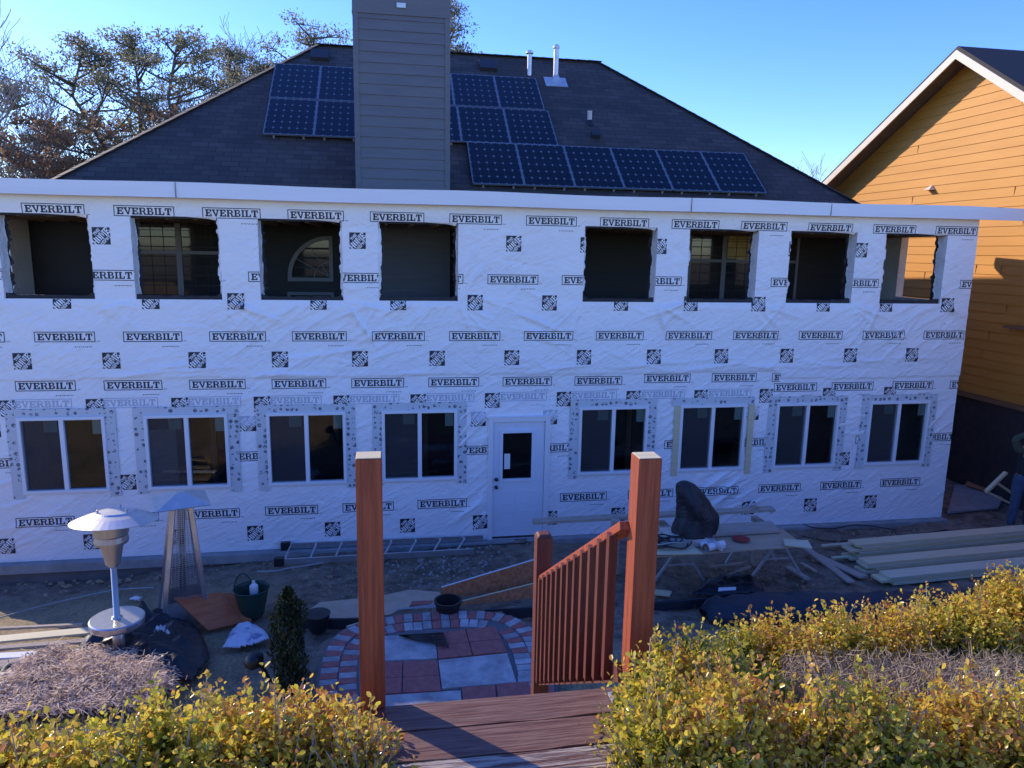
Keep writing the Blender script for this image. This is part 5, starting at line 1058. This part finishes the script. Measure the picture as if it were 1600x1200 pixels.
# rubble: small chips scattered on the soil
def chips():
    r = np.random.default_rng(8); mb_v, mb_f, mi = [], [], []
    def scatter(cx, cy, sx, sy, n, s0, s1, m):
        for _ in range(n):
            x, y_ = r.normal(cx, sx), r.normal(cy, sy); p = gp(min(max(x, -20), 1590), min(max(y_, 830), 1010)); s = r.uniform(s0, s1); a = r.uniform(0, 6.3); b = len(mb_v); h = s*.4; z = p.z+.015
            pts = [(math.cos(a+k*1.57+r.normal()*.3)*s*r.uniform(.5, 1.1), math.sin(a+k*1.57)*s*r.uniform(.5, 1.1)) for k in range(4)]
            for k in range(4): mb_v.append((p.x+pts[k][0], p.y+pts[k][1], z-h))
            for k in range(4): mb_v.append((p.x+pts[k][0]*.8, p.y+pts[k][1]*.8, z+h*r.uniform(.3, .8)))
            for q in [(4, 5, 6, 7), (0, 1, 5, 4), (1, 2, 6, 5), (2, 3, 7, 6), (3, 0, 4, 7)]: mb_f.append([b+i for i in q]); mi.append(m)
    scatter(715, 875, 55, 14, 150, .012, .04, 0); scatter(690, 900, 70, 14, 90, .01, .035, 0); scatter(560, 905, 70, 20, 120, .01, .03, 1); scatter(1180, 900, 90, 14, 160, .01, .035, 1); scatter(300, 910, 140, 18, 130, .01, .03, 1); scatter(1400, 835, 90, 8, 60, .01, .04, 1); scatter(1550, 835, 30, 10, 40, .01, .03, 0); scatter(100, 905, 70, 10, 40, .03, .07, 1)
    mb = MB(); mb.v = mb_v; mb.f = mb_f; mb.m = mi; mb.mats = ['conc', 'stud']; tag(mb.build('rubble', None), 'loose chips of plaster, stone and wood scattered over the bare soil', 'rubble', kind='stuff')
chips()
# dry grass blades on the slope
def grass():
    r = np.random.default_rng(77); n = 60000; x = r.uniform(-6.5, 6.5, n); y_ = r.uniform(-9.5, -3.2, n); k = ((x-.48)**2+(y_+4.4)**2) > 1.6**2; x, y_ = x[k], y_[k]; dens = np.clip((-y_-3.4)/1.2, .12, 1); k = r.random(len(x)) < dens; x, y_ = x[k], y_[k]; n = len(x)
    z = gz(x, y_)-.02; c = np.stack([x, y_, z], -1); d = r.normal(0, .8, (n, 3)); d[:, 2] = .8; d /= np.linalg.norm(d, axis=1)[:, None]; L_ = r.uniform(.03, .08, n)[:, None]; s = np.cross(d, r.normal(0, 1, (n, 3))); s = s/np.linalg.norm(s, axis=1)[:, None]*.003
    v = np.stack([c-s, c+s, c+d*L_+s*.3, c+d*L_-s*.3], 1).reshape(-1, 3); o = npmesh('dry_grass', v, np.arange(len(v)).reshape(-1, 4), ['grassblade'], None, ('lv', np.repeat(r.random(n), 4))); tag(o, 'dry tan winter grass covering the slope', 'grass', kind='stuff')
M['grassblade'] = leafmat('grass_blade', [(0, (.16, .14, .06)), (.5, (.34, .27, .14)), (1, (.5, .41, .25))], .25, .8)
grass()

# ------------------------------------------------------------------ person at the right edge
def person():
    foot = gp(1590, 829); X, Y, Z = foot; sc = 1.0; t = thing('person', foot, 'person in olive sleeves, black vest and jeans, arm raised over head, at right edge', 'person')
    def skin(name, pts, edges, mats_, lvl=2, root=0):
        me = bpy.data.meshes.new(name); me.from_pydata([tuple(Vector(p[:3])) for p in pts], edges, []); me.materials.append(M[mats_]); o = bpy.data.objects.new(name, me); COL.objects.link(o)
        m = o.modifiers.new('skin', 'SKIN'); m.use_smooth_shade = True
        for i, p in enumerate(pts): me.skin_vertices[0].data[i].radius = (p[3], p[4] if len(p) > 4 else p[3])
        me.skin_vertices[0].data[root].use_root = True; s = o.modifiers.new('sub', 'SUBSURF'); s.levels = lvl; s.render_levels = lvl; o.parent = t; return o
    # body: pelvis-rooted figure, facing left and toward the camera
    P = [(0, 0, .93, .13, .11), (0, 0, 1.12, .13, .10), (0, 0, 1.32, .16, .11), (0, 0, 1.45, .09, .08), (0, -.01, 1.53, .055), (0, -.02, 1.62, .08), (-.0, -.03, 1.72, .075),
         (-.17, 0, 1.42, .055), (-.28, -.03, 1.60, .045), (-.27, -.05, 1.66, .042), (-.05, -.10, 1.76, .033), (.02, -.12, 1.77, .028),
         (.18, 0, 1.42, .055), (.25, .0, 1.15, .042), (.22, -.10, .93, .034), (.21, -.13, .87, .028),
         (-.10, 0, .86, .09), (-.12, -.01, .48, .06), (-.13, .02, .10, .042), (-.13, -.12, .035, .035),
         (.10, 0, .86, .09), (.13, -.0, .48, .06), (.15, .03, .10, .042), (.16, -.11, .035, .035)]
    E_ = [(0, 1), (1, 2), (2, 3), (3, 4), (4, 5), (5, 6), (3, 7), (7, 8), (8, 9), (9, 10), (10, 11), (3, 12), (12, 13), (13, 14), (14, 15), (0, 16), (16, 17), (17, 18), (18, 19), (0, 20), (20, 21), (21, 22), (22, 23)]
    skin('body', P, E_, 'skin')
    g = .016; gr = lambda i, k=g: tuple(P[i][:3])+tuple(r_+k for r_ in P[i][3:])
    skin('jeans', [gr(0, .012), gr(16), gr(17, .018), (P[18][0], P[18][1], .07, .065), gr(20), gr(21, .018), (P[22][0], P[22][1], .07, .065), (0, 0, 1.09, .15, .125)], [(0, 1), (1, 2), (2, 3), (0, 4), (4, 5), (5, 6), (0, 7)], 'jeans')
    skin('vest', [(0, 0, .93, .165, .135), (0, 0, 1.02, .165, .13), gr(1, .02), gr(2, .02), (0, 0, 1.45, .13, .09)], [(0, 1), (1, 2), (2, 3), (3, 4)], 'vest')
    skin('sleeve', [(-.08, 0, 1.43, .07), gr(7, .02), gr(8, .022), gr(9, .02), (-.10, -.09, 1.745, .046)], [(0, 1), (1, 2), (2, 3), (3, 4)], 'sleeve')
    skin('sleeve', [(.08, 0, 1.43, .07), gr(12, .02), gr(13, .018), (P[14][0], P[14][1], .97, .044)], [(0, 1), (1, 2), (2, 3)], 'sleeve')
    skin('shoe', [(-.13, .05, .05, .045), (-.13, -.06, .045, .045, .04), (-.13, -.17, .04, .04, .035)], [(0, 1), (1, 2)], 'black'); skin('shoe', [(.15, .06, .05, .045), (.155, -.05, .045, .045, .04), (.16, -.16, .04, .04, .035)], [(0, 1), (1, 2)], 'black')
    # head with face
    mb = MB(); n, k = 16, 20; vs = []
    for i in range(n+1):
        f = i/n; ph = math.pi*f; zz = -math.cos(ph)
        for j in range(k):
            a = 2*math.pi*j/k; rx = .078*max(0,math.sin(ph))**.8; ry = .098*max(0,math.sin(ph))**.8; x = rx*math.cos(a); yy = ry*math.sin(a); z = .118*zz
            if zz < 0: x *= 1+.18*zz; 
            fr = max(0, -math.sin(a))**6
            yy -= fr*(.022*math.exp(-((z+.02)/.022)**2)+.008*math.exp(-((z+.065)/.012)**2)-.008*math.exp(-((z-.012)/.012)**2)+.01*math.exp(-((z+.1)/.02)**2))
            vs.append((x, yy-.02, z+1.66))
    mb.add(vs, [(i*k+j, i*k+(j+1) % k, (i+1)*k+(j+1) % k, (i+1)*k+j) for i in range(n) for j in range(k)], 'skin')
    for s in (-1, 1): mb.lathe([(.004, -.03), (.012, -.02), (.014, .0), (.012, .02), (.004, .03)], 'skin', 8, (s*.08, -.01, 1.655))
    for s in (-1, 1): mb.lathe([(.001, -.011), (.008, -.008), (.011, 0), (.008, .008), (.001, .011)], 'black', 10, (s*.03, -.10, 1.672))
    mb.box(-.024, .024, -.117, -.108, 1.588, 1.594, 'brown_trim')
    o = mb.build('head', None, smooth=True); o.parent = t
    mb = MB(); vs2 = [(v[0]*1.09, (v[1]+.02)*1.08-.015, (v[2]-1.66)*1.08+1.665) for v in vs]; fs = []
    for i in range(n):
        for j in range(k):
            a = 2*math.pi*j/k; front = -math.sin(a); 
            if (i > 10 and front > .2) or (i > 6 and front <= .2) : fs.append((i*k+j, i*k+(j+1) % k, (i+1)*k+(j+1) % k, (i+1)*k+j))
    mb.add(vs2, fs, 'hair'); o = mb.build('hair', None, smooth=True); o.parent = t
    # hands with five separate fingers
    def hand(c, d, side, curl):
        d = Vector(d).normalized(); s = d.cross(Vector((0, 0, 1))).normalized() if abs(d.z) < .9 else Vector((1, 0, 0)); u = s.cross(d)
        pts = [(*c, .028, .018), (*(Vector(c)+d*.05), .034, .016), (*(Vector(c)+d*.085), .034, .014)]; ed = [(0, 1), (1, 2)]
        for q, (off, ln) in enumerate(((-.03, .062), (-.010, .075), (.011, .07), (.031, .055))):
            b0 = len(pts); p0 = Vector(c)+d*.088+s*off; 
            for f_ in (0.1, .4, .75, 1): pp = p0+d*ln*f_-u*curl*f_*f_*ln; pts.append((*pp, .0095-.002*f_))
            ed += [(2, b0), (b0, b0+1), (b0+1, b0+2), (b0+2, b0+3)]
        b0 = len(pts); p0 = Vector(c)+d*.03+s*side*.03
        for f_ in (.2, .6, 1): pts.append((*(p0+(s*side*.7+d*.7).normalized()*.06*f_-u*.01*f_), .011-.002*f_))
        ed += [(1, b0), (b0, b0+1), (b0+1, b0+2)]; skin('hand', pts, ed, 'skin', 1)
    hand((-.04, -.12, 1.77), (1, -.1, .05), 1, .7); hand((.21, -.13, .87), (0, -.15, -1), -1, .3)
    t.rotation_euler = (0, 0, math.radians(-12)); t.scale = (1.05, 1.05, 1.05)
person()

# ------------------------------------------------------------------ hedges round the steps
def bush(name, blobs, n_sh, label, cat, seed, group=None, lv_shift=0.0, tip=.20, leaf=.021, zlow=None):
    """blobs: (px, py of the top, distance along Y, half width x, half depth y, height)"""
    r = np.random.default_rng(seed); cs, tops, C_, Ls = [], [], [], []
    first = on(blobs[0][0], blobs[0][1], Y=blobs[0][2]); t = thing(name, (first[0], first[1], float(gz(first[0], first[1]))), label, cat, group)
    dirs, lvs, stems = [], [], MB(); cen = []
    tw = sum(b[3]*b[4] for b in blobs)
    for (px_, py_, Y, hx, hy, hh) in blobs:
        top = on(px_, py_, Y=Y); n = int(1.55*n_sh*hx*hy/tw)
        # shoots: base inside, growing out through an ellipsoid-like surface
        th = r.random(n)*2*math.pi; q = r.random(n)**.5; ux, uy = q*np.cos(th), q*np.sin(th); surf = np.sqrt(np.clip(1-q**2.6, 0, 1))
        dep = r.random(n)**1.6*.55; x = top[0]+ux*hx; y_ = Y+uy*hy; zt = top[2]-tip*.55-hh*(1-surf)-dep*hh+r.normal(0, .04, n)+.05*np.sin(x*17+seed)*np.sin(y_*19+seed*2)+.035*np.sin(x*41)*np.cos(y_*37)
        L_ = tip*r.uniform(.45, 1.15, n); d = np.stack([ux*.45+r.normal(0, .22, n), uy*.45+r.normal(0, .22, n), np.full(n, 1.)], -1); d /= np.linalg.norm(d, axis=1)[:, None]
        K = 15
        for k in range(K):
            f = (k+r.random(n))/K; c = np.stack([x, y_, zt], -1)+d*(L_*f)[:, None]; cen.append(c+r.normal(0, .004, c.shape)); a = k*2.4+th*7; side = np.stack([np.cos(a), np.sin(a), np.zeros(n)], -1)
            dirs.append(d*.75+side*.9); lvs.append(np.clip(.36+.44*f-.85*dep+r.normal(0, .17, n)+lv_shift+.09*np.sin(x*7+y_*5+seed), 0, 1))  # golden toward shoot tips; dep term paints the hedge's inner shade
        for i in r.choice(n, min(n, 260), False): stems.tube([(x[i]-d[i, 0]*.18, y_[i]-d[i, 1]*.18, zt[i]-.18), (x[i], y_[i], zt[i]), (x[i]+d[i, 0]*L_[i], y_[i]+d[i, 1]*L_[i], zt[i]+d[i, 2]*L_[i])], [.004, .003, .0015], 'twig', 4, False)
        bz = float(gz(top[0], Y))
        for k in range(5): a = k*1.3; stems.tube([(top[0]+.05*math.cos(a), Y+.05*math.sin(a), bz-.05), (top[0]+hx*.5*math.cos(a), Y+hy*.5*math.sin(a), top[2]-hh*.7)], [.012, .006], 'bark', 5, False)
    cen = np.concatenate(cen); dirs = np.concatenate(dirs); dirs /= np.linalg.norm(dirs, axis=1)[:, None]; lv = np.concatenate(lvs)
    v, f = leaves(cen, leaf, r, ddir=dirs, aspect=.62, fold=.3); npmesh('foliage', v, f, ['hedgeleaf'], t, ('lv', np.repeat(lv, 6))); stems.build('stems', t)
GL, GR = 'hedge bushes left of the steps', 'hedge bushes right of the steps'
bush('hedge_bush', [(505, 1138, -9.65, .16, .2, .42), (552, 1150, -9.7, .10, .14, .4), (570, 1195, -9.8, .06, .10, .35)], 1500, 'rightmost bush of the left hedge, yellow-green, touching the left post', 'hedge', 1, GL, .05)
bush('hedge_bush', [(270, 1140, -9.75, .17, .2, .42), (350, 1142, -9.7, .17, .2, .42), (425, 1150, -9.75, .16, .2, .42)], 1900, 'middle bush of the left hedge with golden shoots', 'hedge', 2, GL, .05)
bush('hedge_bush', [(60, 1198, -9.85, .18, .2, .4), (150, 1185, -9.8, .18, .2, .4), (-40, 1195, -9.85, .16, .2, .4)], 1700, 'leftmost and lowest bush of the left hedge', 'hedge', 3, GL, .06)
bush('hedge_bush', [(1030, 1080, -9.75, .12, .22, .5), (1065, 1030, -9.35, .13, .2, .5), (1030, 1110, -9.95, .08, .15, .45)], 2100, 'bush of the right hedge that leans against the tall right post', 'hedge', 4, GR, .02)
bush('hedge_bush', [(1150, 1100, -9.95, .16, .2, .5), (1100, 1150, -10.0, .15, .16, .45)], 1500, 'front bush of the right hedge with orange tips, second from the steps', 'hedge', 5, GR, .12)
bush('hedge_bush', [(1290, 1120, -9.95, .16, .18, .45), (1380, 1118, -9.95, .16, .18, .45)], 1500, 'front bush of the right hedge, in front of the dead twigs', 'hedge', 6, GR, .12)
bush('hedge_bush', [(1500, 1118, -9.95, .16, .18, .45), (1600, 1105, -9.95, .16, .18, .45)], 1500, 'front bush of the right hedge at the bottom right corner', 'hedge', 7, GR, .1)
bush('hedge_bush', [(1150, 1018, -8.95, .2, .2, .5), (1100, 1030, -9.0, .16, .2, .5)], 1900, 'darker back bush of the right hedge, nearest the right post', 'hedge', 8, GR, -.14)
bush('hedge_bush', [(1230, 995, -8.9, .2, .2, .5), (1310, 988, -8.85, .2, .2, .5)], 2100, 'back bush of the right hedge in front of the fabric roll', 'hedge', 9, GR, .1)
bush('hedge_bush', [(1400, 972, -8.8, .2, .2, .5), (1480, 958, -8.75, .18, .2, .5)], 2000, 'back bush of the right hedge with tall shoots behind the dead twigs', 'hedge', 10, GR, .08)
bush('hedge_bush', [(1600, 915, -8.75, .2, .22, .6), (1540, 965, -8.8, .15, .2, .5)], 2000, 'tallest back bush of the right hedge at the right edge', 'hedge', 11, GR, .04)
bush('hedge_bush', [(1170, 1062, -9.45, .15, .14, .35), (1120, 1075, -9.5, .1, .12, .35)], 1000, 'low dark bush between the front and back rows of the right hedge', 'hedge', 12, GR, -.1)
def deadbush():
    r = np.random.default_rng(60); t = thing('dead_bush', on(1420, 1080, Y=-9.4), 'patch of bare grey-brown dead twigs in the middle of the right hedge', 'dead shrub'); mb = MB()
    for k in range(2600):
        px_, py_ = r.uniform(1225, 1640), r.uniform(1012, 1072); Y = np.interp(py_, [1000, 1085], [-8.95, -9.65])+r.normal(0, .05); p = Vector(on(px_, py_+18+r.normal(0, 10), Y=Y)); L_ = r.uniform(.03, .09); d = Vector((r.normal()*.35, r.normal()*.35, 1)).normalized(); k2 = Vector((r.normal(), r.normal(), .4))*.012; k3 = Vector((r.normal(), r.normal(), .2))*.015
        mb.tube([p-d*L_, p-d*L_*.3+k3, p+k2, p+d*L_*.5+k2-k3], [.0022, .002, .0016, .0009], 'deadtwig', 4, False)
    mb.build('twigs', t)
deadbush()
p_ = Vector(on(968, 1172, Z=3.1)); t = thing('solar_lantern', p_, 'small black garden lantern at the right end of the worn landing board', 'lantern'); mb = MB(); mb.lathe([(.03, -.1), (.035, -.02), (.04, 0), (.032, .02), (.005, .028)], 'black', 14, p_); mb.build('cap', t, smooth=True); mb = MB(); mb.lathe([(.012, .0285), (.011, .033), (.001, .035)], 'white', 10, p_+Vector((-.0, -.012, 0))); mb.build('lens', t)

# ------------------------------------------------------------------ trees behind the house
M['pineleaf'] = leafmat('pine_needles', [(0, (.11, .13, .075)), (.6, (.22, .22, .13)), (1, (.34, .29, .18))], .6, .5)
M['oakleaf'] = leafmat('brown_oak_leaf', [(0, (.16, .09, .05)), (.6, (.28, .17, .09)), (1, (.4, .26, .15))], .5, .6)
def branch_mesh(seed, H, spread, levels, m='bark', lean=0, dens=1.0, up=.35):
    rnd = random.Random(seed); mb = MB(); ends = []
    def grow(p, d, L_, r_, lv):
        n = 4; pts = [p]; rs = [r_]; q = p.copy(); dd = d.copy()
        for i in range(n):
            dd = (dd+Vector((rnd.gauss(0, .12), rnd.gauss(0, .12), rnd.gauss(.03, .07)))).normalized(); q = q+dd*L_/n; pts.append(q.copy()); rs.append(r_*(1-.16*(i+1)))
        mb.tube(pts, [max(v_, .017) for v_ in rs], m, 5 if lv < 2 else 3, False)
        if lv >= levels: ends.append((pts[-1], dd)); return
        for i in range(1, n+1):
            for _ in range(2 if (lv > 0 or i > 1) else 1):
                if rnd.random() > .82*dens: continue
                a = rnd.uniform(0, 6.28); s = Vector((math.cos(a), math.sin(a), up+rnd.uniform(-.1, .35))); nd = (dd*.55+s*spread).normalized(); grow(pts[i], nd, L_*rnd.uniform(.42, .68), rs[i]*.55, lv+1)
        ends.append((pts[-1], dd))
    return mb, ends, grow
def tree(kind, px_, py_top, Y, seed, label, group, width=1.0, base=0.0):
    top = on(px_, py_top, Y=Y); H_ = top[2]-base; root = Vector((top[0], Y, base)); rnd = random.Random(seed); r = np.random.default_rng(seed)
    t = thing('pine_tree' if kind == 'pine' else 'bare_tree' if kind == 'bare' else 'oak_tree', root, label, 'tree', group)
    if kind == 'bare':
        mb, ends, grow = branch_mesh(seed, H_, .75, 4, 'twig', up=.45); grow(root, Vector((rnd.gauss(0, .04), 0, 1)), H_*.62, H_*.014, 0)
        zm = max(v[2] for v in mb.v)-base; k = H_/zm; mb.v = [((v[0]-root.x)*k*width+root.x, (v[1]-root.y)*k*width+root.y, (v[2]-base)*k+base) for v in mb.v]; mb.build('branches', t); return
    mb = MB(); tr_ = [root+Vector((rnd.gauss(0, .12)*i, rnd.gauss(0, .1)*i, H_*.97*i/6)) for i in range(7)]; tr_[-1] = Vector((top[0], Y, top[2]-.4)); mb.tube(tr_, [H_*.014*(1-.13*i) for i in range(7)], 'bark', 8, False); mb.build('trunk', t)
    lm = MB(); cl = []; z0 = .38 if kind == 'pine' else .2
    for k in range(34 if kind == 'pine' else 30):
        f = z0+(1-z0)*((k+rnd.random())/34)**.9; f = min(f, .985); i = min(int(f*6), 5); p0 = tr_[i].lerp(tr_[i+1], f*6-i); a = rnd.uniform(0, 6.28)
        R_ = H_*.20*width*(max(.02, math.sin(min(1, (1-f)/(1-z0)+.12)*math.pi*.62))**.7)*rnd.uniform(.5, 1.1); d = Vector((math.cos(a), math.sin(a), rnd.uniform(.15, .75))); e = p0+d*R_; mid = p0.lerp(e, .55)-Vector((0, 0, .1*R_*.4)); lm.tube([p0, mid, e], [H_*.0042, H_*.003, H_*.0012], 'bark', 5, False)
        cl.append((e, rnd.uniform(.5, .95)));  
        for _ in range(3): s = mid.lerp(e, rnd.random()); e2 = s+Vector((rnd.gauss(0, 1), rnd.gauss(0, 1), rnd.uniform(0, .9)))*R_*.34; lm.tube([s, e2], [H_*.002, H_*.0009], 'bark', 4, False); cl.append((e2, rnd.uniform(.35, .7)))
    cl.append((Vector(top)-Vector((0, 0, .35)), .5)); lm.build('limbs', t); cen = []
    for c, s in cl:
        s *= H_/14; n = int(120*s if kind == 'pine' else 80*s); g = r.normal(0, 1, (n, 3)); g /= np.linalg.norm(g, axis=1)[:, None]; g *= (r.random(n)**.45)[:, None]*s*np.array([1, 1, .62]); cen.append(np.array(c)+g)
    cen = np.concatenate(cen); v, f = leaves(cen, .145 if kind == 'pine' else .14, r, up=.5, aspect=.4 if kind == 'pine' else .7, fold=.2); npmesh('crown', v, f, ['pineleaf' if kind == 'pine' else 'oakleaf'], t, ('lv', np.repeat(r.random(len(cen)), 6)))
GT = 'trees behind the roof'
for kind, px_, py_, Y, w_, lb in [('bare', 25, 20, 26, .8, 'tall bare tree at the far left edge of the sky'), ('bare', -60, 60, 24, .9, 'bare tree half cut off by the left edge'), ('pine', 130, 55, 27, 1.0, 'leafy dark tree second from the left in the row behind the roof'), ('pine', 205, 50, 30, .8, 'slim dark tree rising between two broader ones'), ('pine', 275, 58, 26, 1.1, 'broad dark tree with open limbs above the left roof slope'), ('pine', 358, 66, 31, .75, 'small dark tree right of the broad open one'), ('pine', 492, 40, 30, .85, 'dark round-topped tree just left of the chimney'), ('pine', 405, 90, 33, .6, 'low dark tree touching the roof slope'),
    ('bare', 418, 46, 36, .8, 'pale bare tree between dark crowns left of the chimney'), ('bare', 330, 74, 34, .7, 'thin bare tree behind the small dark one'), ('bare', 90, 90, 32, .9, 'bare tree behind the leafy second tree'), ('oak', 215, 150, 22, 1.2, 'low brown-leaved oak in front of the dark trees'), ('oak', 60, 190, 22, 1.3, 'low brown-leaved oak at the far left, above the fascia'), ('oak', 130, 165, 25, 1.2, 'brown-leaved oak between the other two'), ('pine', 20, 130, 30, 1.1, 'dark tree low at the left edge behind the bare one'),
    ('bare', 175, 92, 37, .9, 'bare tree filling the gap behind the slim dark tree'), ('bare', 245, 100, 38, .9, 'bare tree behind the broad open-limbed one, left side'), ('bare', 310, 96, 38, .9, 'bare tree behind the broad open-limbed one, right side'), ('bare', 375, 104, 39, .8, 'bare tree just above the roof slope behind the small dark tree'),
    ('pine', 703, -2, 30, .42, 'sunlit thin tree showing just right of the chimney'), ('bare', 1195, 205, 45, .8, 'bare treetop left of the gap between the two roofs'), ('bare', 1235, 232, 42, 1.0, 'bare treetop in the middle of the gap between the roofs'), ('bare', 1275, 262, 42, .9, 'lowest bare treetop, next to the neighbour roof')]:
    tree(kind, px_, py_, Y, int(px_*7+py_*3+9000) % 9973, lb, GT if px_ < 600 else ('bare treetops between the roofs' if px_ > 1000 else None), w_)
# evergreen added out of frame on the left to shade the yard
tree('pine', -1150, 150, 3.5, 777, 'broad dark evergreen added out of view on the left to shade the yard', None, 1.0)
